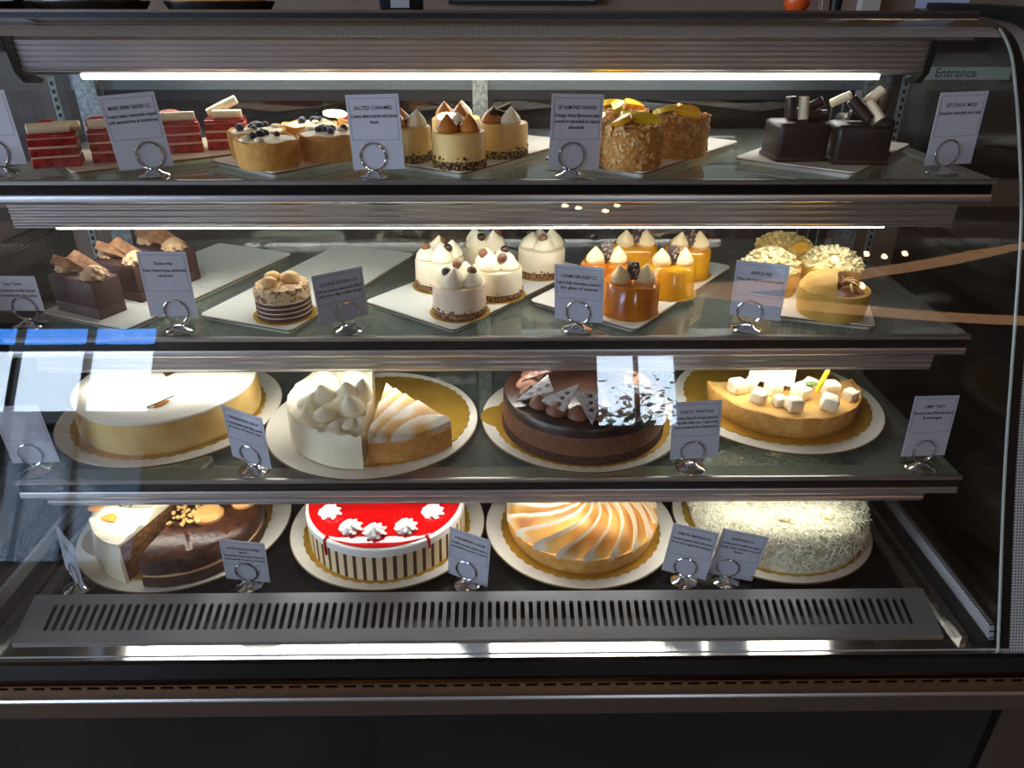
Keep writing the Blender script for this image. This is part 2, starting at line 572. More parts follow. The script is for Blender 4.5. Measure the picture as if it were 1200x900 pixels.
def finer2(p, k):
    out = []
    for i in range(len(p) - 1):
        p0, p1, p2, p3 = (Vector(p[max(i - 1, 0)]), Vector(p[i]), Vector(p[i + 1]), Vector(p[min(i + 2, len(p) - 1)]))
        for j in range(k):
            t = j / k
            q = 0.5 * ((2 * p1) + (p2 - p0) * t + (2 * p0 - 5 * p1 + 4 * p2 - p3) * t * t + (3 * p1 - p0 - 3 * p2 + p3) * t ** 3)
            out.append((q.x, q.y))
    out.append(p[-1])
    return out


def pendant(name, label, x, y, z, n, spread, seed):
    rnd = random.Random(seed)
    t = thing(name, label, 'pendant lamp', (x, y, z))
    b = MB()
    b.lathe([(0, ZC - z), (0.09, ZC - z), (0.09, ZC - z - 0.03), (0, ZC - z - 0.03)], 24)
    b.build('ceiling_rose', M_BLACK, t)
    for i in range(n):
        dx, dy, dz = rnd.uniform(-spread, spread), rnd.uniform(-spread, spread), rnd.uniform(-0.14, 0.14)
        MB().tube([(dx * 0.2, dy * 0.2, ZC - z - 0.03), (dx, dy, dz + 0.20), (dx, dy, dz + 0.05)], 0.004, 6).build('cord', M_BLACK, t)
        bu = MB().lathe([(0, -0.020), (0.010, -0.017), (0.016, -0.006), (0.016, 0.008), (0.011, 0.028), (0.010, 0.036), (0, 0.036)], 14, M=T(dx, dy, dz)).build('bulb', M_BULB, t)
        MB().lathe([(0, 0.036), (0.014, 0.036), (0.014, 0.06), (0, 0.06)], 12, M=T(dx, dy, dz)).build('socket', M_BLACK, bu)


pendant('cluster_pendant', 'cluster of bare warm bulbs hanging before the case', 0.46, -0.95, 2.85, 8, 0.16, 3)
pendant('cluster_pendant', 'cluster of bare warm bulbs hanging near the street windows', 2.42, -2.5, 2.72, 7, 0.22, 5)
M_VENEER = emit('glowing_veneer', (1.0, 0.52, 0.25, 1), 1.7)
t = thing('ribbon_lamp', 'glowing bent veneer ribbon lamp hanging near the street windows', 'pendant lamp', (2.6, -2.8, 2.6))
for path in ([(1.25, -2.70), (1.4, -2.73), (2.16, -3.03), (2.88, -3.24), (3.54, -3.40), (4.19, -3.50)], [(1.25, -2.66), (1.6, -2.62), (2.1, -2.46), (2.55, -2.16), (2.80, -1.88), (2.95, -1.6)]):
    pp = finer2(path, 6)
    v_, f_ = [], []
    for (px, py) in pp:
        for (dy, dz) in ((-.004, -.05), (.004, -.05), (.004, .05), (-.004, .05)):
            v_.append((px - 2.6, py + 2.8 + dy, dz))
    for i in range(len(pp) - 1):
        for k in range(4):
            f_.append((i * 4 + k, i * 4 + (k + 1) % 4, i * 4 + 4 + (k + 1) % 4, i * 4 + 4 + k))
    f_ += [(0, 1, 2, 3), tuple(len(v_) - 1 - k for k in range(4))]
    MB()._add(v_, f_).build('veneer_strip', M_VENEER, t)
    for (px, py) in (pp[3], pp[-4]):
        MB().tube([(px - 2.6, py + 2.8, .05), (px - 2.6, py + 2.8, ZC - 2.6)], .002, 6).build('hanging_wire', M_BLACK, t)
for k, (lx, ly) in enumerate(((-.72, -.20), (-.22, -.24), (.42, -.22))):
    t = thing('downlight', 'round warm ceiling downlight ' + ('above the red velvet end of the case', 'above the middle of the case', 'above the almond cakes')[k], 'ceiling light', (lx, ly, ZC - 0.05), group='ceiling downlights before the case')
    MB().lathe([(0.055, 0.05), (0.075, 0.05), (0.075, 0.0), (0.055, 0.0)], 32).build('housing', M_BLACK, t)
    MB().lathe([(0, 0.004), (0.055, 0.004), (0.055, 0.02), (0, 0.02)], 32).build('lens', M_DOWN, t)

# ================================================================ display case
GP = [(.752, .565), (.796, .6625), (.84, .76), (.878, .85), (.913, .94), (.948, 1.03), (.985, 1.12), (1.012, 1.172), (1.04, 1.22),
      (1.066, 1.262), (1.09, 1.297), (1.110, 1.324), (1.132, 1.344), (1.158, 1.360), (1.19, 1.370), (1.22, 1.3745)]
CX0, CX1 = -0.757, 0.728       # end glass planes
case = thing('display_case', 'glass fronted bakery display case with steel trim and dark base', 'display case', (-0.015, 1.1, 0))


def P(mb, name, m, par=case, **k):
    """part of the case, given in world coordinates"""
    o = mb.build(name, m, par, **k)
    if par is case:
        o.location = -Vector(case.location)
    return o


# lower cabinet
b = MB().box(-0.84, 0.806, 0.79, 1.50, 0.06, 0.46)
P(b, 'base_panel', M_BLACKG)
P(MB().box(0.807, 0.875, 0.775, 1.50, 0.0, 0.4615), 'base_side_panel', mat('brown_side', S(66, 50, 42), .4))
P(MB().box(-0.90, -0.841, 0.775, 1.50, 0.0, 0.4615), 'base_side_panel', mat('brown_side', S(66, 50, 42), .4))
P(MB().box(-0.84, 0.806, 0.84, 1.45, 0.0, 0.0598), 'plinth', M_BLACK)
P(MB().extx([(.741, .462), (.738, .4998), (.800, .4998), (.84, .462)], -0.90, 0.875), 'lower_fascia', mat('brown_fascia', S(74, 56, 46), .35))
P(MB().extx([(.735, .500), (.733, .505), (.735, .508), (.80, .508), (.80, .500)], -0.90, 0.875), 'ledge_lip', M_RAIL)
# louvre strip with a row of slots
b = MB()
zt, zb, yv = 0.530, 0.508, 0.745
pitch, sw = 0.0262, 0.0175
x = -0.90
while x < 0.873:
    x2 = min(x + pitch, 0.875)
    a0, a1 = x + (pitch - sw) / 2, x + (pitch + sw) / 2
    z0_, z1_ = 0.5165, 0.5228
    b.box(x, x2, yv, yv + 0.002, zb, z0_).box(x, x2, yv, yv + 0.002, z1_, zt)
    if a1 < x2:
        b.box(x, a0, yv, yv + 0.002, z0_, z1_).box(a1, x2, yv, yv + 0.002, z0_, z1_)
    x = x2
P(b, 'louvre_strip', mat('louvre_bronze', S(132, 104, 80), .34, .75), smooth=0)
P(MB().box(-0.90, 0.875, 0.756, 0.80, 0.5082, 0.5298), 'louvre_backing', M_BLACK)
P(MB().extx([(.738, .530), (.738, .533), (.80, .533), (.80, .530)], -0.90, 0.875), 'bronze_trim', mat('copper_trim', S(150, 108, 80), 0.25, 1.0))
P(MB().extx([(.744, .533), (.748, .563), (.80, .563), (.80, .533)], -0.90, 0.875), 'black_fascia', M_BLACKG)
# deck
P(MB().extx([(.752, .5676), (.757, .56711), (.762, .56666), (.767, .56626), (.772, .5659), (.777, .56559), (.7834, .56522), (.7834, .555), (.752, .555)], CX0, CX1), 'deck_front_strip', mat('satin_deck', S(220, 220, 216), 0.15, 1.0))
P(MB().box(CX0 + .001, -0.699, .7836, 1.46, .555, .5646), 'deck_side_strip', M_DECK)
P(MB().box(0.665, CX1 - .001, .7836, 1.46, .555, .5646), 'deck_side_strip', M_DECK)
P(MB().box(-0.699, 0.665, .8595, 1.46, .560, .575), 'deck_pan', M_PAN)
for (xa, xb) in ((-0.753, -0.722), (0.693, 0.724)):
    P(MB().box(xa, xb, .765, 1.455, .5652, .569), 'seal_channel', M_BLACK)
    xm = xa - 0.012 if xa < 0 else xb - 0.0
for (xa, xb) in ((-0.722, -0.712), (0.683, 0.693)):
    P(MB().box(xa, xb, .775, 1.455, .5652, .576), 'side_rail', M_STEEL)
for (xa, xb) in ((-0.700, -0.682), (0.648, 0.666)):
    P(MB().box(xa, xb, .862, 1.455, .5752, .582), 'side_rail', M_STEEL)
# air grille with slots
g = MB()
gx0, gx1 = -0.697, 0.663
N = 105
sx0, sx1 = -0.664, 0.630
pt = (sx1 - sx0) / N
d_ = Vector((0, .858 - .784, .592 - .5688)); L_ = d_.length; d_.normalize()
nrm = Vector((0, -d_.z, d_.y))


def GPT(x, s, dz=0.0):
    q = Vector((x, .784, .5688)) + d_ * s + nrm * dz
    return (q.x, q.y, q.z)


s0, s1 = 0.0185, 0.0610


def quad_strip(a, bq):
    vs = [GPT(*p) for p in a] + [GPT(*p) for p in bq]
    n = len(a)
    g._add(vs, [(i, i + 1, n + i + 1, n + i) for i in range(n - 1)])


g._add([GPT(gx0, 0), GPT(gx1, 0), GPT(gx1, s0 - 0.006), GPT(gx0, s0 - 0.006)], [(0, 1, 2, 3)])
g._add([GPT(gx0, s1 + 0.006), GPT(gx1, s1 + 0.006), GPT(gx1, L_), GPT(gx0, L_)], [(0, 1, 2, 3)])
g._add([GPT(gx0, s0 - 0.006), GPT(sx0, s0 - 0.006), GPT(sx0, s1 + 0.006), GPT(gx0, s1 + 0.006)], [(0, 1, 2, 3)])
g._add([GPT(sx1, s0 - 0.006), GPT(gx1, s0 - 0.006), GPT(gx1, s1 + 0.006), GPT(sx1, s1 + 0.006)], [(0, 1, 2, 3)])
rw = pt * 0.26
for i in range(N):
    cx = sx0 + pt * (i + 0.5)
    hole = []
    for k in range(7):
        a = PI * k / 6
        hole.append((cx + rw * math.cos(a), s1 - rw + rw * math.sin(a)))
    for k in range(7):
        a = PI + PI * k / 6
        hole.append((cx + rw * math.cos(a), s0 + rw + rw * math.sin(a)))
    outer = []
    for (hx, hs) in hole:
        dx = (hx - cx) / rw
        if hs > (s0 + s1) / 2:
            outer.append((cx + dx * pt / 2, s1 + 0.006 if 0.02 < abs(1 - abs(dx)) else s1 - rw))
        else:
            outer.append((cx + dx * pt / 2, s0 - 0.006 if 0.02 < abs(1 - abs(dx)) else s0 + rw))
    n = len(hole)
    # corner fills
    vs = [GPT(*p) for p in hole] + [GPT(*p) for p in outer] + [GPT(*p, -0.004) for p in hole]
    fs = [(k, (k + 1) % n, n + (k + 1) % n, n + k) for k in range(n)]
    fs += [(k, 2 * n + k, 2 * n + (k + 1) % n, (k + 1) % n) for k in range(n)]
    base = len(vs)
    for (qx, qs, e0, e1) in ((cx + pt / 2, s1 + 0.006, 0, 1), (cx - pt / 2, s1 + 0.006, 5, 6),
                             (cx - pt / 2, s0 - 0.006, 7, 8), (cx + pt / 2, s0 - 0.006, 12, 13)):
        vs.append(GPT(qx, qs))
        fs.append((n + e0, n + e1, len(vs) - 1))
    g._add(vs, fs)
# folded edges of the grille plate
g._add([GPT(gx0, 0), GPT(gx1, 0), (gx1, .7838, .5652), (gx0, .7838, .5652)], [(0, 1, 2, 3)])
g._add([GPT(gx0, L_), GPT(gx1, L_), (gx1, .8585, .5655), (gx0, .8585, .5655)], [(0, 1, 2, 3)])
g._add([GPT(gx0, 0), GPT(gx0, L_), (gx0, .8585, .5655), (gx0, .7838, .5652)], [(0, 1, 2, 3)])
g._add([GPT(gx1, 0), GPT(gx1, L_), (gx1, .8585, .5655), (gx1, .7838, .5652)], [(0, 1, 2, 3)])
P(g, 'air_grille', mat('satin_steel', S(172, 177, 184), 0.42, 0.95), smooth=20)
P(MB().box(gx0 + 0.002, gx1 - 0.002, .788, .856, .5653, .5672), 'duct_floor', M_BLACK)

# front glass: one curved sheet, its enamel border and the black seal behind it
FX0, FX1 = -0.796, 0.767


def sheet(x0, x1, off, thick, prof, uvs=False):
    mb = MB()
    ns = []
    for i, (y, z) in enumerate(prof):
        a = prof[max(i - 1, 0)]
        c = prof[min(i + 1, len(prof) - 1)]
        tv = Vector((c[0] - a[0], c[1] - a[1])).normalized()
        ns.append((-tv.y, tv.x))
    A = [(y + n[0] * off, z + n[1] * off) for (y, z), n in zip(prof, ns)]
    B = [(y + n[0] * (off - thick), z + n[1] * (off - thick)) for (y, z), n in zip(prof, ns)]
    poly = A + B[::-1]
    n = len(A)
    vs, fs, uv = [], [], []
    s = 0
    ss = [0]
    for i in range(1, n):
        s += math.hypot(A[i][0] - A[i - 1][0], A[i][1] - A[i - 1][1])
        ss.append(s)
    for x in (x0, x1):
        for i, (y, z) in enumerate(A):
            vs.append((x, y, z)); uv.append((x, ss[i]))
        for i, (y, z) in enumerate(B):
            vs.append((x, y, z)); uv.append((x, ss[i]))
    m = 2 * n
    for i in range(n - 1):
        fs.append((i, i + 1, m + i + 1, m + i))
        fs.append((n + i, m + n + i, m + n + i + 1, n + i + 1))
        fs.append((i, n + i, n + i + 1, i + 1))
        fs.append((m + i, m + i + 1, m + n + i + 1, m + n + i))
    fs.append((0, m, m + n, n))
    fs.append((n - 1, 2 * n - 1, m + 2 * n - 1, m + n - 1))
    mb._add(vs, fs)
    return mb, uv


def finer(p, k=2):
    """Catmull-Rom resample"""
    out = []
    for i in range(len(p) - 1):
        p0, p1, p2, p3 = (Vector(p[max(i - 1, 0)]), Vector(p[i]), Vector(p[i + 1]), Vector(p[min(i + 2, len(p) - 1)]))
        for j in range(k):
            t = j / k
            q = 0.5 * ((2 * p1) + (p2 - p0) * t + (2 * p0 - 5 * p1 + 4 * p2 - p3) * t * t + (3 * p1 - p0 - 3 * p2 + p3) * t ** 3)
            out.append((q.x, q.y))
    out.append(p[-1])
    return out


GF = finer(GP, 3)
mb, uv = sheet(FX0, FX1, 0.0, 0.005, GF)
fg = P(mb, 'front_glass', M_GLASS)


def border(x0, x1, prof, m, name='enamel_border', off=-0.0052):
    mb, uv = sheet(x0, x1, off, 0.0006, prof)
    mb.build(name, m, fg, uv=uv)


border(FX0, FX0 + 0.022, GF, M_FRIT)
border(FX1 - 0.022, FX1, GF, M_FRIT)
border(FX0 + 0.0225, CX0 + 0.001, GF, M_BLACKFRIT, 'black_seal')
border(CX1 - 0.001, FX1 - 0.0225, GF, M_BLACKFRIT, 'black_seal')
border(FX0 + 0.0225, FX1 - 0.0225, GF[:2] and [(.752, .565), (.7545, .5706)], M_FRIT)
top = [p for p in GF if p[1] > 1.352 and p[1] < 1.3695]
border(FX0 + 0.0225, FX1 - 0.0225, top, M_FRIT)
border(FX0 + 0.0225, FX1 - 0.0225, [p for p in GF if p[1] > 1.3695], mat('smoked_band', S(112, 96, 84), 0.25), 'smoked_band')

# end glass panels and black end caps
prof_in = [(y + 0.006, z) for (y, z) in GF]
endpoly = prof_in + [(1.30, 1.374), (1.47, 1.374), (1.47, .566)]
for xx in (CX0, CX1):
    e = P(MB().extx(endpoly, xx - 0.003, xx + 0.003), 'end_glass', M_GLASS)
    strip = MB()
    strip.extx([(.775, .5695), (.785, .590), (1.46, .590), (1.46, .5695)], xx - 0.0036, xx + 0.0036)
    uv = [(y, z) for (x, y, z) in strip.v]
    strip.build('enamel_border', M_FRIT, e, uv=uv)
    edge = MB()
    edge.tube([(xx, y + 0.0045, z) for (y, z) in GF[:40]], 0.0022, 6)
    edge.build('polished_edge', mat('glass_edge', S(168, 176, 170), 0.25), e)


def offset_prof(prof, d):
    out = []
    for i, (y, z) in enumerate(prof):
        a = prof[max(i - 1, 0)]
        c = prof[min(i + 1, len(prof) - 1)]
        tv = Vector((c[0] - a[0], c[1] - a[1])).normalized()
        out.append((y - tv.y * d, z + tv.x * d))
    return out


tailp = [p for p in GF if p[1] > 0.60] + [(1.30, 1.378), (1.40, 1.380), (1.50, 1.380)]
for (xa, xb) in ((FX0 - 0.045, FX0 - 0.001), (FX1 + 0.001, FX1 + 0.045)):
    o1 = offset_prof(tailp, 0.012)
    o2 = offset_prof(tailp, -0.05)
    P(MB().extx(o1 + o2[::-1], xa, xb), 'end_frame', M_BLACK)
# roof and rear
P(MB().box(CX0, CX1, 1.221, 1.50, 1.3705, 1.3785), 'roof_panel', M_DARKAL)
P(MB().box(CX0, CX1, 1.2205, 1.228, 1.3787, 1.3825), 'roof_trim', M_CHROME)
# ribbed light canopy
nrib = 6
cp = []
yb0, zb0, yb1, zb1 = 1.186, 1.345, 1.192, 1.300
for i in range(nrib * 4 + 1):
    t_ = i / (nrib * 4)
    w_ = 0.0016 * (1 if i % 4 in (1, 2) else -0.4)
    cp.append((yb0 + (yb1 - yb0) * t_ - w_, zb0 + (zb1 - zb0) * t_))
cp = [(1.190, 1.3525)] + cp + [(1.198, 1.2965), (1.250, 1.2965), (1.262, 1.315), (1.25, 1.3525)]
can = P(MB().extx(cp, -0.690, 0.646), 'canopy', M_RAIL, smooth=25)
MB().extx([(1.200, 1.2965), (1.201, 1.2910), (1.204, 1.2890), (1.216, 1.2890), (1.220, 1.2910), (1.222, 1.2965)], -0.612, 0.588).build('led_tube', M_LED, can)
for (xa, xb, arm) in ((-0.702, -0.690, -1), (0.646, 0.656, 1)):
    MB().extx([(1.182, 1.35), (1.182, 1.335), (1.188, 1.300), (1.205, 1.284), (1.232, 1.281), (1.238, 1.286), (1.212, 1.296), (1.198, 1.312), (1.196, 1.35)], xa, xb).build('hinge_bracket', M_BLACK, can)
    x0_, x1_ = (xb, 0.728) if arm > 0 else (-0.757, xa)
    MB().box(x0_, x1_, 1.180, 1.205, 1.328, 1.345).build('hinge_arm', M_BLACK, can)
    MB().box(min(x0_, x1_) - 0.012, max(x0_, x1_) - 0.028, 1.172, 1.205, 1.345, 1.352).build('hinge_cap', M_RAIL, can)
# rear frame, mullion, sliding doors
P(MB().box(CX0 + .003, CX1 - .003, 1.43, 1.47, 1.2505, 1.3700), 'rear_header', mat('grey_blue_header', S(120, 132, 140), 0.4, 0.6))
P(MB().box(CX0 + .003, CX1 - .003, 1.43, 1.47, .5755, .61), 'rear_sill', M_DARKAL)
for (xa, xb) in ((-0.036, -0.009), (-0.742, -0.704), (0.672, 0.712)):
    mu = P(MB().box(xa, xb, 1.415, 1.4295, .5755, 1.29), 'mullion', M_ZINC)
    MB().box((xa + xb) / 2 - 0.001, (xa + xb) / 2 + 0.001, 1.4135, 1.4149, 1.195, 1.207).build('mullion_slot', M_BLACK, mu)
for (xa, xb, yd) in ((-0.70, -0.012, 1.433), (-0.03, 0.668, 1.449)):
    fr = MB()
    st = 0.062
    outer = 0 if xa < -0.1 else 1
    sL, sR = (st, 0.03) if outer == 0 else (0.03, st + 0.02)
    fr.box(xa, xa + sL, yd, yd + .012, .612, 1.249).box(xb - sR, xb, yd, yd + .012, .612, 1.249)
    fr.box(xa + sL, xb - sR, yd, yd + .012, 1.232, 1.249).box(xa + sL, xb - sR, yd, yd + .012, .612, .65)
    d = P(fr, 'sliding_door', M_DARKAL)
    MB().box(xa + sL, xb - sR, yd + .004, yd + .008, .65, 1.232).build('door_pane', M_DGLASS, d, smooth=0)
    for gx in ((xa + 0.018, xa + 0.036) if outer == 0 else (xb - 0.062, xb - 0.04, xb - 0.02)):
        MB().box(gx, gx + 0.003, yd - 0.0012, yd - 0.0001, .65, 1.232).build('door_groove', M_ZINC, d)
# perforated shelf uprights on the end walls
for xx in (-0.712, 0.680):
    u = MB()
    u.box(xx - 0.006, xx + 0.006, 1.296, 1.299, .583, 1.285)
    up_ = P(u, 'shelf_upright', M_ZINC)
    q = MB()
    for k in range(56):
        zz = .60 + k * 0.0122
        q.box(xx - 0.0022, xx + 0.0022, 1.2946, 1.2959, zz, zz + 0.006)
    stuff(q.build('upright_slot', M_BLACK, up_))

# ---------------------------------------------------------------- shelves
Z1, Z2, Z3, Z4 = 1.184, 0.976, 0.787, 0.575


def shelf(z, y0, label, hx0, hx1, lx0, lx1, drop=0.0):
    t = thing('glass_shelf', label, 'shelf', (0, y0, z), group='shelves of the display case')
    MB().box(-0.679, 0.679, 0.003, 1.425 - y0, -0.006, 0).build('glass_panel', M_SGLASS, t, smooth=0)
    fr = MB().extx([(-.001, -.0002), (-.0026, -.0016), (-.0026, -.0062), (.001, -.0078), (.0075, -.0078), (.0075, -.0062), (.0025, -.0062), (.0025, -.0002)], -.681, .681).build('front_rail', M_STEEL, t, smooth=30)
    MB().box(-.679, .679, .001, .0075, -.0200, -.0079).build('rail_groove', M_BLACKG, fr)
    MB().extx([(-.002, -.0202), (-.003, -.0220), (-.003, -.0290), (-.001, -.0310), (.008, -.0310), (.008, -.0202)], -.679, .679).build('lower_lip', M_RAIL, fr, smooth=30)
    n = 5
    pr = []
    ya, za, yb, zb = .0400, -.0325, .0430, -.0768
    for i in range(n * 4 + 1):
        u = i / (n * 4)
        w_ = 0.0012 * (1 if i % 4 in (1, 2) else -0.4)
        pr.append((ya + (yb - ya) * u - w_, za + (zb - za) * u))
    pr += [(.052, -.0775), (.078, -.0775), (.078, -.0335), (.05, -.0325)]
    h = MB().extx(pr, hx0, hx1).build('light_housing', M_RAIL, t, smooth=25)
    MB().extx([(.056, -.0776), (.0563, -.0790 - drop), (.058, -.0800 - drop), (.070, -.0800 - drop), (.0717, -.0790 - drop), (.072, -.0776)], lx0, lx1).build('led_tube', M_LED, h)
    for xx in (-.674, .662):
        MB().extx([(.03, -.0325), (.03, -.0065), (1.40 - y0, -.0065), (1.40 - y0, -.045), (1.36 - y0, -.0325)], xx, xx + .012).build('bracket', M_DARKAL, t)
    return t


shelf(Z1, 1.000, 'top glass shelf carrying red velvet slices and mud cake', -.676, .664, -.626, .574, .0028)
shelf(Z2, .955, 'middle glass shelf carrying little cheesecakes and apple pies', -.676, .664, -.626, .574)
shelf(Z3, .880, 'glass shelf carrying four round plates of large cakes', -.676, .664, -.626, .574)


# ---------------------------------------------------------------- crockery
def rrect(w, d, r, n=5):
    pts = []
    for (cx, cy, a) in ((w / 2 - r, d / 2 - r, 0), (-w / 2 + r, d / 2 - r, PI / 2), (-w / 2 + r, -d / 2 + r, PI), (w / 2 - r, -d / 2 + r, 1.5 * PI)):
        for k in range(n + 1):
            q = a + PI / 2 * k / n
            pts.append((cx + r * math.cos(q), cy + r * math.sin(q)))
    return pts


TT = 0.009


def tray(fx, fy, yaw, length, width, z, label, m=M_SPECK):
    """fx, fy: front corner; yaw: direction of the long side"""
    u = Vector((math.cos(yaw), math.sin(yaw)))
    v = Vector((-u.y, u.x))
    c = Vector((fx, fy)) + u * length / 2 + v * width / 2
    t = thing('serving_tray', label, 'tray', (c.x, c.y, z), yaw, 'rectangular cake trays')
    b = MB()
    a, bb, c2 = rrect(length - .012, width - .012, .006), rrect(length, width, .009), rrect(length - .016, width - .016, .005)
    n = len(a)
    vs = [(x, y, 0) for x, y in a] + [(x, y, .0060) for x, y in bb] + [(x, y, TT + .0006) for x, y in bb] + [(x, y, TT) for x, y in c2]
    fs = [tuple(range(n - 1, -1, -1)), tuple(range(3 * n, 4 * n))]
    for j in range(3):
        fs += [(j * n + i, j * n + (i + 1) % n, (j + 1) * n + (i + 1) % n, (j + 1) * n + i) for i in range(n)]
    b._add(vs, fs)
    b.build('tray_body', m, t)
    rr = MB()
    e1 = rrect(length + .0012, width + .0012, .0096)
    vs = [(x, y, .0062) for x, y in e1] + [(x, y, .0082) for x, y in e1]
    vs += [(x, y, .0062) for x, y in bb] + [(x, y, .0082) for x, y in bb]
    fs = []
    for i in range(n):
        k = (i + 1) % n
        fs += [(i, k, n + k, i + n), (2 * n + i, 3 * n + i, 3 * n + k, 2 * n + k), (n + i, n + k, 3 * n + k, 3 * n + i), (i, 2 * n + i, 2 * n + k, k)]
    rr._add(vs, fs)
    rr.build('rim_line', M_RIM, t)
    return t


M_TAN = mat('tan_ceramic', S(206, 190, 160), 0.3, 0, S(216, 204, 178), 30)
tray(-.552, 1.004, R(38), .270, .165, Z1, 'tan tray under the red velvet slices', M_TAN)
tray(-.285, .999, R(52), .30, .146, Z1, 'cream tray under the fruit tartlets', M_CERAMIC)
tray(-.036, .999, R(55), .30, .165, Z1, 'cream tray under the caramel cheesecakes', M_CERAMIC)
tray(.205, .998, R(51), .31, .165, Z1, 'white tray under the almond crusted cakes', M_CERAMIC)
tray(.486, .996, R(50.4), .285, .170, Z1, 'cream tray under the chocolate mud cakes', M_CERAMIC)
tray(-.512, .962, R(67), .375, .168, Z2, 'half empty speckled tray under the chocolate mousse slices')
tray(-.281, .957, R(68.4), .375, .160, Z2, 'nearly empty speckled tray with one layered coffee cake')
tray(-.052, .957, R(52), .345, .182, Z2, 'white tray under the cream topped mini cheesecakes')
tray(.204, .957, R(52.4), .345, .185, Z2, 'white tray under the glazed caramel cakes')
tray(.548, .965, R(72), .375, .140, Z2, 'cream tray under the apple pies', M_CERAMIC)


def plate(x, y, rad, z, label):
    t = thing('round_plate', label, 'plate', (x, y, z), group='round cake plates')
    MB().lathe([(0, 0), (rad - .035, 0), (rad - .03, .002), (rad - .001, .0125), (rad, .0140), (rad - .001, .0160), (rad - .012, .0158), (rad - .02, .0150), (0, .0150)], 72).build('plate_body', M_CERAMIC, t)
    MB().lathe([(rad - .0006, .0128), (rad + .0008, .0134), (rad + .0008, .0150), (rad - .0006, .0156)], 72).build('rim_line', M_RIM, t)
    return t


PT = .0150
BT = .0022


def board(x, y, rad, z, label, n=44, a0=0, a1=2 * PI):
    o = MB().polar(lambda r, a: BT, rad, 1, n * 4, 0, rmod=lambda a, r: 1 + .022 * abs(math.sin(a * n / 2)) - .011).build('cake_board', M_GOLD, None, smooth=30)
    o.location = (x, y, z)
    return tag(o, label, 'cake board', 'gold cake boards')


# ---------------------------------------------------------------- confectionery pieces
def kiss(mb, x, y, z, r, h, lean=(0, 0), seg=14, star=0.0):
    pr = [(0, 0), (r * .85, 0), (r, h * .16), (r * .93, h * .36), (r * .68, h * .58), (r * .36, h * .78), (r * .14, h * .93), (0, h)]
    b = len(mb.v)
    mb.lathe(pr, seg, M=T(x, y, z), mod=(lambda rr, zz, a: (rr * (1 + star * math.cos(6 * a + zz * 160)), zz)) if star else None)
    for i in range(b, len(mb.v)):
        vx, vy, vz = mb.v[i]
        k = ((vz - z) / h) ** 2
        mb.v[i] = (vx + lean[0] * k, vy + lean[1] * k, vz)


def rosette(mb, x, y, z, r, h, n=7, tw=1.6):
    def f(rr, zz, a):
        return rr * (1 + .24 * math.cos(n * (a + tw * (zz - z) / h))), zz
    pr = [(0, z), (r * .8, z), (r, z + h * .2), (r * .9, z + h * .45), (r * .62, z + h * .7), (r * .3, z + h * .9), (0, z + h)]
    mb.lathe(pr, 6 * n, M=T(x, y, 0), mod=f)


def cigar(mb, p, q, r, seg=12, hollow=False):
    p, q = Vector(p), Vector(q)
    d = (q - p)
    pts = [p, p + d * .02, p + d * .5, q - d * .02, q]
    mb.tube(pts, [r * .8, r, r * 1.04, r, r * .8], seg)


def crumbs(mb, n, fn, r0, r1, seed=1, sub=1):
    rnd = random.Random(seed)
    for i in range(n):
        x, y, z = fn(rnd)
        mb.blob(rnd.uniform(r0, r1), sub, .5, 1.6, T(x, y, z, rnd.uniform(0, 6)), (1, rnd.uniform(.7, 1), rnd.uniform(.6, .9)), seed + i)


zt1, zt2 = Z1 + TT, Z2 + TT


# ---- red velvet slices
def red_velvet(x, y, rz, label, rolls, macaron=None):
    t = thing('red_velvet_slice', label, 'cake slice', (x, y, zt1), rz, 'red velvet slices')
    w, d = .058, .044
    z = 0.0
    for (h, m, nm, inset) in ((.0120, M_REDSP, 'sponge_layer', 0), (.0036, M_PINKCR, 'cream_layer', .0002), (.0090, M_REDSP, 'sponge_layer', 0),
                              (.0036, M_PINKCR, 'cream_layer', .0002), (.0090, M_REDSP, 'sponge_layer', 0), (.0018, M_PINKCR, 'cream_layer', .001)):
        MB().rbox(w - inset * 2, d - inset * 2, h, .0009, 1, z0=z, jig=.0003).build(nm, m, t)
        z += h
    MB().rbox(w - .001, d - .001, .0040, .0014, 2, z0=z).build('berry_glaze', M_BERRY, t)
    z += .0040
    for (ax, ay, bx, by, r, lift) in rolls:
        mb = MB()
        cigar(mb, (ax, ay, z + r + lift * .0), (bx, by, z + r + lift), r)
        mb.build('white_chocolate_roll', M_WCHOC, t)
    if macaron:
        mx, my = macaron
        MB().lathe([(0, 0), (.017, 0), (.019, .004), (.017, .010), (.010, .014), (0, .0155)], 20, M=T(mx, my, z)).build('red_macaron', mat('red_macaron', S(176, 34, 38), .6), t)


red_velvet(-.594, 1.054, R(22), 'red velvet slice topped with two white rolls and a red macaron',
           [(-.026, -.014, .025, -.012, .0072, 0), (-.015, .004, .036, .004, .0066, 0)], (-.004, .010))
red_velvet(-.534, 1.094, R(22), 'red velvet slice with a white roll, standing behind the mixed berry card',
           [(-.025, -.013, .025, -.012, .0068, 0), (-.014, .006, .026, .012, .0060, .006)], (-.012, .013))
red_velvet(-.464, 1.158, R(20), 'red velvet slice with one plump white roll beside the mixed berry card',
           [(-.024, -.012, .025, -.010, .0070, 0)], (-.010, .012))
red_velvet(-.404, 1.188, R(14), 'red velvet slice with one white roll standing up at a slant, nearest the tartlets',
           [(-.016, -.010, .026, -.010, .0066, 0), (-.024, .004, .020, .006, .0066, .019)])


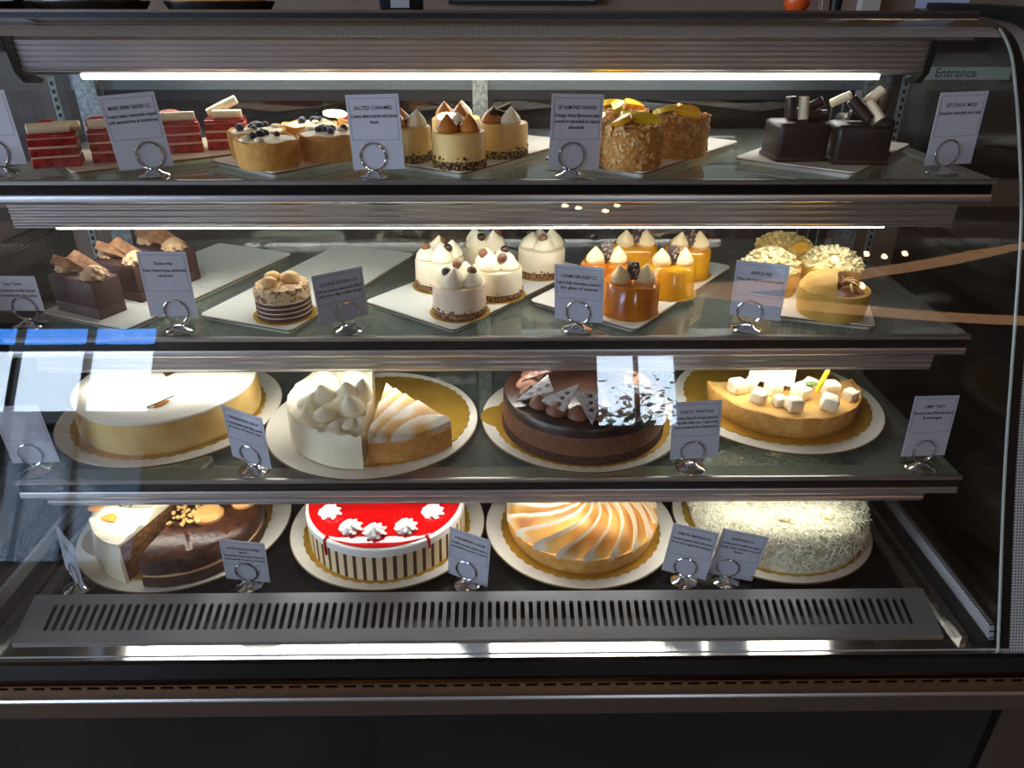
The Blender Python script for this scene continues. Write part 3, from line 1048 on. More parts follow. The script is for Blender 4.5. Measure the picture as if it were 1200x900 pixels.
# ---- fruit tartlets
def tartlet(x, y, r, label, kind):
    t = thing('fruit_tartlet', label, 'tart', (x, y, zt1), random.uniform(0, 6), 'fruit tartlets on the cream tray')
    h = .036
    MB().lathe([(0, 0), (r * .93, 0), (r * .96, .003), (r, h * .6), (r * 1.01, h), (r * .93, h + .0005), (r * .90, h - .004), (0, h - .005)], 40,
               mod=lambda rr, zz, a: (rr * (1 + .006 * math.sin(5 * a) + .004 * math.sin(13 * a)), zz + (.0012 * math.sin(7 * a + 1) if zz > .03 else 0))).build('pastry_shell', M_PASTRY, t)
    MB().polar(lambda q, a: h - .001 + .004 * (1 - q * q), r * .89, 5, 28, h - .0045).build('cream_filling', M_BERRY if kind == 2 else M_CREAM, t)
    if kind != 2:
        rnd = random.Random(int(1000 * (x + 5)))
        for i in range(9 if kind == 0 else 6):
            a, q = rnd.uniform(0, 6.28), r * rnd.uniform(.1, .62)
            MB().blob(rnd.uniform(.0042, .0062), 2, .12, 2, T(q * math.cos(a), q * math.sin(a), h + .005)).build('blueberry', M_BLUEB, t)
        for i in range(3):
            a, q = rnd.uniform(0, 6.28), r * rnd.uniform(.4, .75)
            MB().blob(.006, 2, .3, 2, T(q * math.cos(a), q * math.sin(a), h + .003), (1.3, 1, .6), i).build('cream_dollop', M_CREAM, t)


tartlet(-.303, 1.048, .043, 'golden tartlet at the tray corner with dark berries sunk in it', 0)
tartlet(-.338, 1.122, .041, 'golden tartlet tucked behind, beside the last red velvet slice', 0)
tartlet(-.232, 1.098, .041, 'golden tartlet with a heap of dark berries beside the salted caramel card', 0)
tartlet(-.276, 1.182, .041, 'golden tartlet at the back with a few berries and cream', 1)
tartlet(-.183, 1.170, .038, 'pale yellow tartlet half hidden behind the salted caramel card', 1)
tartlet(-.207, 1.250, .039, 'tartlet with a red fruit top behind the salted caramel card', 2)


# ---- salted caramel cheesecakes
def crumb_rim(mb, r, z, n, seed, hmax):
    rnd = random.Random(seed)
    for i in range(n):
        a = rnd.uniform(0, 2 * PI)
        hh = z + hmax * rnd.random() ** 1.6
        mb.blob(rnd.uniform(.0010, .0022), 1, .4, 2, T(r * math.cos(a), r * math.sin(a), hh), (1, 1, 1), i)


def caramel_cake(x, y, label, seed, shard):
    r, h = .0365, .046
    t = thing('caramel_cheesecake', label, 'mini cake', (x, y, zt1), R(seed * 50), 'salted caramel cheesecakes')
    MB().lathe([(0, 0), (r, 0), (r + .0004, .011), (0, .011)], 40).build('biscuit_base', M_CRUMBD, t)
    MB().lathe([(0, .011), (r, .011), (r, h - .002), (r - .0016, h), (0, h)], 40).build('caramel_cream', M_CARACREAM, t)
    mb = MB(); crumb_rim(mb, r, .001, 130, seed, .016)
    stuff(mb.build('crumb_coating', M_CRUMBD, t))
    rnd = random.Random(seed)
    for i in range(3):
        a = i * 2.1 + seed
        mb = MB(); kiss(mb, .017 * math.cos(a), .017 * math.sin(a), h - .001, .0150, .024, (rnd.uniform(-.005, .005), 0))
        mb.build('caramel_kiss', M_CARAMEL if i < 2 else M_CREAM, t)
    if shard:
        MB().rbox(.040, .012, .003, .0008, 1, M=T(.004, -.008, h + .014, R(-20), R(30), R(25))).build('chocolate_shard', M_CHOC, t)
        MB().rbox(.026, .012, .003, .0008, 1, M=T(.012, .010, h + .014, R(40), R(40), R(-20))).build('chocolate_shard', M_CHOC, t)
    else:
        MB().blob(.008, 2, .5, 2.5, T(0, -.006, h + .005), (1, 1, .9), seed).build('chocolate_crumb', M_CHOC, t)


caramel_cake(-.120, 1.090, 'caramel cheesecake half hidden by the salted caramel card', 1, False)
caramel_cake(-.042, 1.046, 'caramel cheesecake at the tray corner with two caramel kisses', 2, False)
caramel_cake(.018, 1.124, 'caramel cheesecake with dark chocolate shards on top', 4, True)
caramel_cake(-.052, 1.172, 'caramel cheesecake behind the others with a cream kiss', 5, False)


# ---- almond cakes
def almond_cake(x, y, label, seed, r=.0425, h=.055):
    t = thing('almond_cake', label, 'mini cake', (x, y, zt1), R(seed * 37), 'almond crusted cakes')
    MB().lathe([(0, 0), (r * .95, 0), (r * .98, .004), (r, h * .5), (r * .97, h - .006), (r * .88, h - .001), (0, h)], 36,
               mod=lambda rr, zz, a: (rr * (1 + .03 * noise.noise(Vector((math.cos(a) * 3, math.sin(a) * 3, zz * 60 + seed)))), zz)).build('cake_body', M_ALMOND, t)
    rnd = random.Random(seed)
    mb = MB()
    for i in range(430):
        a = rnd.uniform(0, 2 * PI)
        if i < 320:
            zz = rnd.uniform(.003, h)
            p = Vector((r * math.cos(a), r * math.sin(a), zz))
            nv = Vector((math.cos(a), math.sin(a), rnd.uniform(-.5, .5)))
        else:
            q = r * math.sqrt(rnd.random())
            p = Vector((q * math.cos(a), q * math.sin(a), h + .001))
            nv = Vector((rnd.uniform(-.6, .6), rnd.uniform(-.6, .6), 1))
        qn = nv.to_track_quat('Z', 'Y').to_matrix().to_4x4()
        s = rnd.uniform(.0025, .0045)
        M_ = Matrix.Translation(p) @ qn @ Matrix.Rotation(rnd.uniform(0, 6), 4, 'Z') @ Matrix.Rotation(rnd.uniform(-.5, .5), 4, 'X')
        mb.prism([(s * math.cos(k * PI / 3), s * .62 * math.sin(k * PI / 3)) for k in range(6)], -.0003, .0006, M_)
    stuff(mb.build('almond_flakes', M_FLAKE, t, smooth=0))
    for i in range(3):
        a = i * 2.2 + seed * .7
        q = r * .52
        M_ = T(q * math.cos(a), q * math.sin(a), h + .004, a + .6, R(22), R(10))
        mb = MB().lathe([(0, -.004), (.019, -.004), (.0195, 0), (.019, .004), (0, .004)], 12, 0, PI, M=M_)
        mb.build('orange_segment', M_ORANGE if i % 2 else M_LEMON, t)


almond_cake(.192, 1.045, 'almond crusted cake at the tray corner beside the almond orange card', 1)
almond_cake(.275, 1.128, 'almond crusted cake with a yellow fruit wedge, beside the empty tray end', 2)
almond_cake(.196, 1.186, 'almond crusted cake standing behind the other two', 3)


# ---- chocolate mud cakes
def mud(x, y, rz, label, white, dark):
    t = thing('mud_cake', label, 'mini cake', (x, y, zt1), rz, 'chocolate mud cakes')
    w, h = .074, .052
    MB().rbox(w, w * .86, h, .007, 3, z0=0).build('chocolate_body', M_CHOCSHELL, t)
    MB().rbox(w + .002, w * .86 + .002, .007, .002, 2, z0=0).build('chocolate_foot', M_CHOC, t)
    for (a, b, r) in white:
        mb = MB(); cigar(mb, a, b, r); mb.build('white_chocolate_roll', M_WCHOC, t)
    for (a, b, r) in dark:
        mb = MB(); cigar(mb, a, b, r); mb.build('dark_chocolate_roll', M_CHOC, t)


mud(.438, 1.100, R(4), 'mud cake with upright white and dark rolls beside each other',
    [((-.004, -.022, .056), (-.006, -.018, .086), .0068)],
    [((-.022, -.020, .058), (-.024, -.018, .086), .0078), ((.004, -.014, .059), (.034, -.012, .060), .0075), ((0, .008, .060), (.030, -.004, .078), .007), ((-.01, .016, .059), (.026, .016, .059), .007)])
mud(.517, 1.078, R(-6), 'mud cake with leaning white and dark rolls at the tray edge',
    [((.018, -.022, .058), (.002, -.008, .080), .0078), ((.002, .004, .076), (.024, .010, .094), .0075)],
    [((.004, -.022, .058), (-.022, -.010, .084), .0078), ((-.014, .010, .060), (.016, .012, .060), .007)])
mud(.556, 1.150, R(-12), 'mud cake hidden at the back of its tray, dark rolls only',
    [((-.05, .012, .066), (-.026, .002, .080), .006)],
    [((.016, -.014, .060), (.022, -.008, .082), .0075), ((.000, -.010, .060), (.006, 0, .076), .008), ((-.012, .016, .060), (.018, .016, .061), .008)])


# ---- chocolate mousse slices
def mousse_slice(x, y, label, seed):
    t = thing('mousse_slice', label, 'cake slice', (x, y, zt2), R(-26.5), 'chocolate mousse slices')
    w, d, h = .092, .046, .056
    MB().rbox(w, d, h * .3, .001, 1, z0=0, jig=.0003).build('chocolate_base', M_SLICE, t)
    MB().rbox(w, d, h * .7, .0022, 2, z0=h * .3, jig=.0002).build('mousse_layer', M_SLICE, t)
    for (px, py) in ((-.033, .004), (.031, -.004)):
        mb = MB(); rosette(mb, px, py, h - .001, .0175, .021)
        mb.build('cream_rosette', mat('mocha_cream', S(206, 172, 130), .55), t)
    for k, (px, ry) in enumerate(((-.014, 40), (.002, 34))):
        MB().rbox(.052, .014 + .004 * k, .0030, .0007, 1, M=T(px, -.004 + .012 * k, h + .013, R(6 - 10 * k), R(50 - 22 * k), R(ry))).build('wafer_shard', mat('wafer', S(128, 86, 58), .7, 0, S(172, 128, 88), 60), t)


mousse_slice(-.594, 1.036, 'chocolate mousse slice at the tray corner with rosettes and wafer', 1)
mousse_slice(-.564, 1.104, 'chocolate mousse slice in the middle of its three', 2)
mousse_slice(-.534, 1.174, 'chocolate mousse slice next to the empty end of its tray, behind the Panacotta card', 3)

# ---- layered coffee cake
t = thing('coffee_layer_cake', 'small round layered coffee cake with cocoa top and cream kisses', 'mini cake', (-.304, 1.020, zt2))
MB().lathe([(0, 0), (.046, 0), (.046, .001), (0, .001)], 40).build('gold_disc', M_GOLD, t)
r = .0395
z = .001
for i in range(4):
    MB().lathe([(0, z), (r, z), (r, z + .0052), (0, z + .0052)], 40).build('coffee_layer', mat('coffee_sponge', S(72, 44, 36), .8, 0, S(98, 62, 48), 160), t)
    z += .0052
    MB().lathe([(0, z), (r - .0006, z), (r - .0006, z + .0018), (0, z + .0018)], 40).build('cream_layer', M_CREAM, t)
    z += .0018
MB().lathe([(0, z), (r + .0005, z), (r + .001, z + .010), (r - .002, z + .018), (0, z + .019)], 40,
           mod=lambda rr, zz, a: (rr, zz + (.0015 * math.sin(6 * a) if zz < .035 else 0))).build('cocoa_cream', M_COCOA, t)
z += .0185
for (px, py, s) in ((-.012, -.016, 1), (-.014, .008, 1.0), (.012, .006, 1.1)):
    mb = MB(); mb.blob(.0105 * s, 2, .2, 1.2, T(px, py, z + .006), (1.1, 1, .9), int(s * 9))
    mb.build('cream_kiss', mat('tan_cream', S(232, 190, 128), .5), t)


# ---- cream topped mini cheesecakes
def mini_cheesecake(x, y, label, seed, tone):
    r, h = .0395, .046
    t = thing('mini_cheesecake', label, 'mini cake', (x, y, zt2), R(seed * 41), 'cream topped mini cheesecakes')
    MB().lathe([(0, 0), (.045, 0), (.045, .0008), (0, .0008)], 40).build('gold_disc', M_GOLD, t)
    MB().lathe([(0, .0008), (r, .0008), (r + .0005, .011), (0, .011)], 44).build('biscuit_base', M_CRUMB, t)
    MB().lathe([(0, .011), (r, .011), (r - .0006, h - .002), (r - .002, h), (0, h)], 44).build('mousse_body', tone, t)
    mb = MB(); crumb_rim(mb, r, .001, 110, seed, .014)
    stuff(mb.build('crumb_coating', M_CRUMB, t))
    rnd = random.Random(seed)
    for i in range(4):
        a = i * PI / 2 + .4
        mb = MB(); kiss(mb, .019 * math.cos(a), .019 * math.sin(a), h - .001, .0185, .029 + rnd.uniform(-.004, .003), (rnd.uniform(-.005, .005), rnd.uniform(-.004, .004)), 16)
        mb.build('cream_kiss', M_CREAM, t)
    for i in range(3):
        a = i * 2.1 + seed
        MB().blob(.0074, 2, .1, 1, T(.021 * math.cos(a), .021 * math.sin(a), h + .020)).build('chocolate_ball', M_MILK if i % 2 == 0 else M_CHOC, t)


M_MOU2 = mat('pinkish_mousse', S(230, 208, 180), .5, 0, S(236, 218, 192), 60)
mini_cheesecake(-.047, 1.026, 'mini cheesecake at the tray corner with brown crumb foot', 1, M_MOU2)
mini_cheesecake(-.084, 1.140, 'mini cheesecake nearest the coffee cake tray', 2, M_MOUSSE)
mini_cheesecake(.008, 1.098, 'mini cheesecake in the middle of its tray', 3, M_MOUSSE)
mini_cheesecake(-.012, 1.205, 'mini cheesecake at the very back of its tray', 5, M_MOUSSE)
mini_cheesecake(.082, 1.200, 'mini cheesecake nearest the glazed caramel cakes', 4, M_MOUSSE)


# ---- glazed caramel cakes
def glazed(x, y, label, seed, m, r=.0385):
    h = .049
    t = thing('glazed_cake', label, 'mini cake', (x, y, zt2), R(seed * 23), 'glazed caramel cakes')
    MB().lathe([(0, 0), (.044, 0), (.044, .0008), (0, .0008)], 40).build('gold_disc', M_GOLD, t)
    MB().lathe([(0, .0008), (r * 1.02, .0008), (r * 1.03, .003), (r, .006), (r, h - .005), (r - .004, h), (0, h + .0006)], 44).build('glazed_body', m, t)
    for i in range(2):
        a = -PI / 2 - R(seed * 23) + (R(62) if i else R(-62))
        mb = MB(); kiss(mb, .019 * math.cos(a), .019 * math.sin(a), h, .0155, .027, (.003 * (1 if i else -1), 0), 16)
        mb.build('cream_kiss', mat('ivory_cream', S(240, 218, 166), .45), t)
    a = -PI / 2 - R(seed * 23)
    sh = MB().rbox(.018, .026, .004, .001, 1, M=T(.008 * math.cos(a), .008 * math.sin(a), h + .016, a + PI / 2, R(62))).build('chocolate_shard', M_CHOC, t)
    rnd = random.Random(seed)
    for i in range(9):
        M_ = T(.008 * math.cos(a), .008 * math.sin(a), h + .016, a + PI / 2, R(62)) @ T(rnd.uniform(-.007, .007), rnd.uniform(-.010, .012), .005)
        MB().blob(.0026, 1, .1, 1, M_).build('crisp_pearl', mat('crisp_pearl', S(150, 126, 108), .4), sh)


glazed(.205, 1.026, 'dark amber glazed caramel cake beside the caramel card', 1, M_AMBER, .042)
glazed(.279, 1.104, 'yellow glazed cake in the middle of its tray', 2, M_YELLOW)
glazed(.178, 1.115, 'amber glazed cake hidden behind the CREME BRULEE CC card', 3, M_AMBER)
glazed(.238, 1.205, 'yellow glazed cake at the back with a dark shard', 4, M_YELLOW)
glazed(.325, 1.192, 'yellow glazed cake at the empty end of its tray', 5, M_YELLOW)


# ---- apple pies
def pie(x, y, label, r, kind, seed):
    t = thing('apple_pie', label, 'pie', (x, y, zt2), 0, 'apple pies')
    h = .040
    wob = lambda rr, zz, a: (rr * (1 + .02 * noise.noise(Vector((math.cos(a) * 1.5, math.sin(a) * 1.5, seed)))), zz)
    MB().lathe([(0, 0), (r * .90, 0), (r * .95, .004), (r, h * .55), (r * .99, h), (r * .90, h + .001), (r * .87, h - .006), (0, h - .008)], 44, mod=wob).build('pastry_case', M_PASTRY2, t)
    MB().polar(lambda q, a: h - .006 + .006 * (1 - q) + .002 * noise.noise(Vector((q * 6 * math.cos(a), q * 6 * math.sin(a), seed))), r * .86, 6, 30, h - .0085).build('apple_filling', M_FILL, t)
    rnd = random.Random(seed)
    if kind == 'open':
        def dome(q, a):
            return h + .022 * math.sqrt(max(0, 1 - q * q)) + .002 * noise.noise(Vector((q * 5 * math.cos(a), q * 5 * math.sin(a), 3)))
        mb = MB()
        nr, nt = 8, 30
        a0, a1 = R(35), R(250)
        vs, fs = [], []
        for lay in (0, 1):
            for j in range(nr + 1):
                for i in range(nt + 1):
                    a = a0 + (a1 - a0) * i / nt
                    q = j / nr
                    cut = .55 - .25 * math.sin(3 * a)
                    qq = q if True else cut
                    vs.append(((r * .97 * qq - lay * .001) * math.cos(a), (r * .97 * qq - lay * .001) * math.sin(a), dome(qq, a) - lay * .004))
        st = (nr + 1) * (nt + 1)
        for j in range(nr):
            for i in range(nt):
                k = j * (nt + 1) + i
                fs.append((k, k + 1, k + nt + 2, k + nt + 1))
                fs.append((st + k, st + k + nt + 1, st + k + nt + 2, st + k + 1))
        for j in range(nr):
            for i in (0, nt):
                k = j * (nt + 1) + i
                fs.append((k, k + nt + 1, st + k + nt + 1, st + k))
        mb._add(vs, fs)
        mb.build('pastry_lid', M_PASTRY2, t)
        for k in range(6):
            a = R(-70 + 22 * k)
            q = r * (.55 - .03 * k)
            pts = [(-.016, 0), (-.010, .007), (0, .0095), (.010, .007), (.016, 0), (.009, .003), (0, .0045), (-.009, .003)]
            MB().prism(pts, -.0016, .0016, T(q * math.cos(a), q * math.sin(a), h + .003, a + R(80 + 25 * k), R(55 + 8 * k), R(10))).build('apple_slice', M_APPLE, t)
    else:
        mb = MB()
        top = .030 if kind == 'tall' else .022

        def pos(rn):
            a, q = rn.uniform(0, 2 * PI), math.sqrt(rn.random()) * .98
            return (r * q * math.cos(a), r * q * math.sin(a), h + top * (1 - q ** 2.6) * .9 - .002)
        MB().polar(lambda q, a: h + top * (1 - q ** 2.6) * .8 - .004, r * .97, 6, 30, h - .004).build('crumble_mound', M_CRUMBLE if kind != 'golden' else M_CRUMBLE2, t)
        crumbs(mb, 150, pos, .0026, .0058, seed)
        stuff(mb.build('crumble_topping', M_CRUMBLE if kind != 'golden' else M_CRUMBLE2, t))
        if kind == 'golden':
            MB().lathe([(0, -.003), (.02, -.003), (.02, .003), (0, .003)], 16, 0, PI, M=T(.012, -r * .86, h - .004, R(8), R(74))).build('apple_wedge', mat('yellow_apple', S(226, 166, 40), .4), t)


pie(.502, 1.018, 'open apple pie with torn lid and apple slices at the tray corner', .0500, 'open', 2)
pie(.440, 1.115, 'apple pie with pale crumble top half behind the apple pie card', .0460, 'tall', 3)
pie(.540, 1.125, 'apple pie with tall lumpy crumble beside the torn pie', .0480, 'tall', 4)
pie(.498, 1.225, 'apple pie with golden crumble and a yellow apple wedge at the back', .0470, 'golden', 5)

# ---------------------------------------------------------------- large cakes, plates
zp3, zp4 = Z3 + PT, Z4 + PT
plate(-.523, 1.060, .172, Z3, 'round plate under the pale baked cheesecake')
plate(-.190, 1.022, .166, Z3, 'round plate under the white cream cake and meringue wedge')
plate(.142, 1.030, .160, Z3, 'round plate under the chocolate ganache cake')
plate(.474, 1.082, .168, Z3, 'round plate under the half custard tart')
plate(-.532, 1.036, .174, Z4, 'round plate under the carrot and chocolate cake halves')
plate(-.183, 1.030, .166, Z4, 'round plate under the red glazed cake')
plate(.149, 1.026, .163, Z4, 'round plate under the toasted meringue tart')
plate(.484, 1.040, .168, Z4, 'round plate under the coconut cake')

board(-.523, 1.055, .146, zp3, 'gold board under the pale baked cheesecake')
board(-.178, 1.028, .140, zp3, 'large bare gold board behind the meringue wedge')
board(.142, 1.020, .138, zp3, 'gold board under the chocolate ganache cake')
board(.474, 1.088, .150, zp3, 'gold board with an empty half behind the custard tart')
board(-.530, 1.030, .140, zp4, 'gold board under the carrot and chocolate cake halves')
board(-.183, 1.020, .141, zp4, 'gold board under the red glazed cake')
board(.149, 1.020, .136, zp4, 'gold board under the toasted meringue tart')
board(.488, 1.042, .154, zp4, 'gold board under the coconut cake')
zb3, zb4 = zp3 + BT, zp4 + BT

# pale baked cheesecake, a slice missing at the back
t = thing('baked_cheesecake', 'large pale baked cheesecake with a smooth top coloured white as glare', 'cake', (-.518, 1.052, zb3))
r = .137
a0, a1 = R(128), R(128 + 290)
MB().lathe([(0, 0), (r * .985, 0), (r, .006), (r, .040), (r - .003, .050), (0, .052)], 64, a0, a1,
           mod=lambda rr, zz, a: (rr * (1 + .004 * noise.noise(Vector((math.cos(a) * 6, math.sin(a) * 6, zz * 40)))), zz)).build('cheesecake_body', M_BAKED, t)
MB().polar(lambda q, a: .060 - .006 * q ** 8 + .0008 * noise.noise(Vector((q * 9 * math.cos(a), q * 9 * math.sin(a), 0))), r * .992, 16, 64, .0505, a0, a1).build('glare_white_top', mat('glare_white', S(250, 246, 232), .4), t)  # white colour of the top stands in for blown-out reflected light
MB().tube([(.010, -.098, .060), (.022, -.092, .0625), (.034, -.080, .0645), (.040, -.070, .064)], .0009, 6).build('vanilla_twig', M_CHOC, t)
MB().blob(.010, 2, .4, 1.5, T(.028, -.088, .0605, R(50)), (1.2, .55, .2), 3).build('orange_zest', M_PEEL, t)

# white cream cake half
t = thing('cream_cake', 'white cream cake half with spiky whipped cream peaks', 'cake', (-.186, 1.006, zb3))
r = .128
a0, a1 = R(98), R(272)
MB().lathe([(0, 0), (r, 0), (r * .998, .010), (r * .99, .044), (r * .97, .050), (0, .050)], 48, a0, a1,
           mod=lambda rr, zz, a: (rr * (1 + .006 * noise.noise(Vector((math.cos(a) * 5, math.sin(a) * 5, zz * 60)))), zz)).build('frosted_body', M_CREAM, t)


def peaks(q, a):
    v = Vector((q * 3.0 * math.cos(a), q * 3.0 * math.sin(a), 1.7))
    return .053 + .010 * abs(noise.noise(v * 1.5)) * 2 * min(1, (1 - q) * 4 + .25) + .004 * noise.noise(v * 5)


MB().polar(peaks, r * .985, 22, 50, .0495, a0, a1).build('whipped_topping', M_CREAM, t, smooth=60)
rnd = random.Random(4)
for (px, py, hh, rr_) in ((-.018, -.060, .034, .020), (-.030, -.025, .036, .022), (-.062, -.030, .032, .024), (-.085, -.040, .022, .020), (-.012, -.015, .036, .018),
                          (-.055, -.075, .022, .018), (-.03, .03, .03, .022), (-.075, .02, .03, .022), (-.015, -.098, .012, .014)):
    mb = MB(); kiss(mb, px, py, .054, rr_, hh, (rnd.uniform(-.008, .008), rnd.uniform(-.006, .006)), 14)
    mb.build('cream_peak', M_CREAM, t, smooth=60)

# meringue wedge on a small gold board
t = thing('meringue_wedge', 'toasted meringue tart wedge beside the white cream cake', 'cake slice', (-.168, 1.040, zb3 + .0002))
a0, a1 = R(-93), R(-43)
r = .148
MB().lathe([(0, 0), (r, 0), (r, .032), (r * .985, .034), (0, .034)], 16, a0, a1).build('pastry_wedge', M_PASTRY, t)


def attr_torch(o, fn):
    me = o.data
    at = me.attributes.new('torch', 'FLOAT', 'POINT')
    at.data.foreach_set('value', [fn(v.co) for v in me.vertices])


def torch_mat():
    m = mat('toasted_meringue', S(248, 242, 226), .45)
    nt = m.node_tree
    at = nt.nodes.new('ShaderNodeAttribute'); at.attribute_name = 'torch'
    rp = nt.nodes.new('ShaderNodeValToRGB')
    e = rp.color_ramp.elements
    e[0].position = .15; e[0].color = S(238, 230, 210)
    e[1].position = .95; e[1].color = S(164, 98, 30)
    k = e.new(.5); k.color = S(222, 170, 86)
    nt.links.new(at.outputs['Fac'], rp.inputs['Fac'])
    nt.links.new(rp.outputs['Color'], nt.nodes['Principled BSDF'].inputs['Base Color'])
    return m


M_TORCH = torch_mat()


def mer(q, a):
    u = q * math.cos(a - R(-93)) * 3.2 + q * math.sin(a) * .8
    x_, y_ = q * math.cos(a), q * math.sin(a)
    w_ = (x_ * 1.2 - y_ * 1.0 + .25 * math.sin(5 * x_)) * 2.9
    f_ = w_ - math.floor(w_)
    return .037 + .012 * (1 - .45 * q) + .0050 * (1 - f_) ** .8 - (.004 * max(0, q - .92) / .08)


o = MB().polar(mer, r * .99, 60, 48, .0335, a0, a1).build('meringue_top', M_TORCH, t, smooth=60)
attr_torch(o, lambda c: max(0, min(1, .62 * (((c.x * 1.2 - c.y + .25 * .1465 * math.sin(5 * c.x / .1465)) / .1465 * 2.9) % 1.0) - .05 + .7 * noise.noise(c * 24))))

# chocolate ganache cake
t = thing('ganache_cake', 'chocolate ganache cake with triangular sugar dusted chocolate shards', 'cake', (.142, 1.012, zb3))
r = .127
MB().lathe([(0, 0), (r * 1.0, 0), (r * 1.0, .009), (r * .995, .0125), (0, .0125)], 64).build('crumb_base', M_SPONGE, t)
MB().lathe([(0, .0125), (r * .985, .0125), (r * .99, .018), (r * .985, .043), (0, .043)], 64).build('mousse_layer', M_MOUSSEB, t)
MB().lathe([(0, .043), (r * .985, .043), (r * .985, .053), (r * .965, .0575), (0, .058)], 64,
           mod=lambda rr, zz, a: (rr, zz - (.004 * (1 + math.sin(9 * a)) * .5 + .002 * math.sin(4 * a + 1) if zz < .0431 else 0))).build('ganache_top', M_CHOC, t)
rnd = random.Random(11)
nk = 17
for i in range(nk):
    a = 2 * PI * i / nk + .1
    mb = MB(); kiss(mb, .088 * math.cos(a), .088 * math.sin(a), .0570, .0178, .021, (rnd.uniform(-.004, .004), rnd.uniform(-.003, .003)), 16)
    mb.build('mousse_kiss', M_MILK, t)
for i, (deg, rot, m) in enumerate(((205, 200, M_SUGAR), (236, 225, M_SUGAR), (268, 268, M_SUGAR), (300, 318, M_SUGAR), (335, 345, M_SUGAR), (165, 170, M_SHARD), (135, 150, M_SHARD), (20, 20, M_SHARD), (60, 60, M_SHARD), (98, 98, M_SHARD))):
    a = R(deg)
    M_ = T(.084 * math.cos(a), .084 * math.sin(a), .074, R(rot) + PI / 2, R(18))
    tri = [(-.024, -.012), (.024, -.012), (.006, .046)] if i % 2 else [(-.022, .030), (.024, .020), (.004, -.036)]
    sh = MB().prism(tri, -.0012, .0012, M_).build('chocolate_shard', m, t)
    if m is M_SUGAR:
        for k in range(3):
            u = -.004 + .012 * k if i % 2 else .018 - .014 * k
            MB().lathe([(0, .0013), (.0036, .0013), (.0036, .0017), (0, .0017)], 12, M=M_ @ T(.004, u, 0)).build('chocolate_dot', M_CHOC, sh)

# small gold tab under the chocolate cake edge (second board peeking out)
o = MB().polar(lambda q, a: .0010, .034, 1, 24, 0).build('gold_cake_tab', M_GOLD)
o.location = (.012, 1.040, zp3 + .0001)
tag(o, 'small round gold card tab peeking out beside the ganache cake', 'cake board')
o.location = (.014, 1.030, zp3)

# half custard tart
t = thing('custard_tart', 'half custard tart topped with marshmallow cubes', 'tart', (.474, 1.072, zb3))
r = .122
a0, a1 = R(178), R(364)
MB().lathe([(0, 0), (r * .95, 0), (r * .965, .003), (r, .034), (r * .99, .036), (r * .955, .036), (r * .95, .028), (0, .028)], 72, a0, a1,
           mod=lambda rr, zz, a: (rr * (1 + .004 * math.sin(70 * a)), zz + (.0010 * math.sin(11 * a) if zz > .03 else 0))).build('pastry_shell', M_PASTRY, t)
MB().polar(lambda q, a: .0345 + .001 * noise.noise(Vector((q * 6 * math.cos(a), q * 6 * math.sin(a), 2))), r * .948, 8, 40, .0285, a0, a1).build('custard', M_CUSTARD, t)
for i, (px, py, s, rz) in enumerate(((-.082, -.030, .026, 20), (-.058, -.062, .024, 50), (-.030, -.072, .018, 20), (-.012, -.088, .024, 10), (.012, -.050, .028, 35), (.042, -.084, .026, 70), (.062, -.040, .027, 5), (.088, -.056, .020, 30), (-.060, -.020, .022, 60), (-.026, -.034, .024, 25), (.036, -.022, .022, 50))):
    MB().rbox(s, s * .95, s * .82, s * .16, 2, M=T(px, py, .0345, R(rz), R(6 * (i % 3)), 0), jig=.0006).build('marshmallow_cube', M_MARSH, t)
MB().prism([(-.036, -.016), (.034, -.022), (.040, .018), (-.032, .022)], -.0015, .0015, T(-.022, -.006, .055, R(-14), R(34))).build('sugared_square', mat('icing_sugar', S(236, 232, 222), .8, 0, S(210, 204, 196), 160), t)
MB().tube([(.030, -.064, .052), (.038, -.058, .066), (.047, -.05, .080), (.050, -.046, .092)], [.003, .0045, .0035, .001], 8).build('peel_curl', M_LEMON, t)
MB().blob(.008, 2, .3, 1.5, T(.026, -.052, .060), (1.2, .7, .3), 4).build('mint_leaf', M_GREEN, t)

# carrot cake half and chocolate cake half
cutd = math.atan2(.128, .045)          # direction of the cut, front to back
cx_, cy_ = -.522, 1.000
t = thing('carrot_cake_half', 'carrot cake half under thick white frosting with orange peel', 'cake', (cx_ - .006, cy_ + .003, zb4))
r = .128
a0, a1 = R(80), R(80 + 172)
MB().lathe([(0, 0), (r * .95, 0), (r * .95, .066), (0, .066)], 40, a0, a1).build('carrot_sponge', mat('carrot_sponge', S(96, 60, 28), .9, 0, S(142, 96, 46), 130, bump=.9, bscale=240), t)
MB().lathe([(r * .952, 0), (r * 1.01, 0), (r * 1.02, .02), (r * 1.0, .036), (r * .98, .056), (r * .94, .070), (r * .90, .0675), (r * .952, .06)], 40, a0 + .004, a1 - .004,
           mod=lambda rr, zz, a: (rr * (1 + .03 * noise.noise(Vector((a * 3, zz * 110, 5)))), zz)).build('side_frosting', M_CREAM, t, smooth=60)
MB().polar(lambda q, a: .0745 + .011 * noise.noise(Vector((q * 2.6 * math.cos(a + q * 2), q * 5 * math.sin(a), 3))) - .003 * q ** 4, r * .97, 18, 50, .0662, a0 + .004, a1 - .004).build('top_frosting', M_CREAM, t, smooth=60)
for i, (deg, q, s) in enumerate(((215, .75, 1), (170, .6, 1.2), (125, .5, 1), (195, .92, .9))):
    MB().blob(.011 * s, 2, .5, 1.6, T(r * q * math.cos(R(deg)), r * q * math.sin(R(deg)), .075, i), (1.2, .8, .35), i).build('orange_peel', M_PEEL, t)
mb = MB()
rnd = random.Random(8)
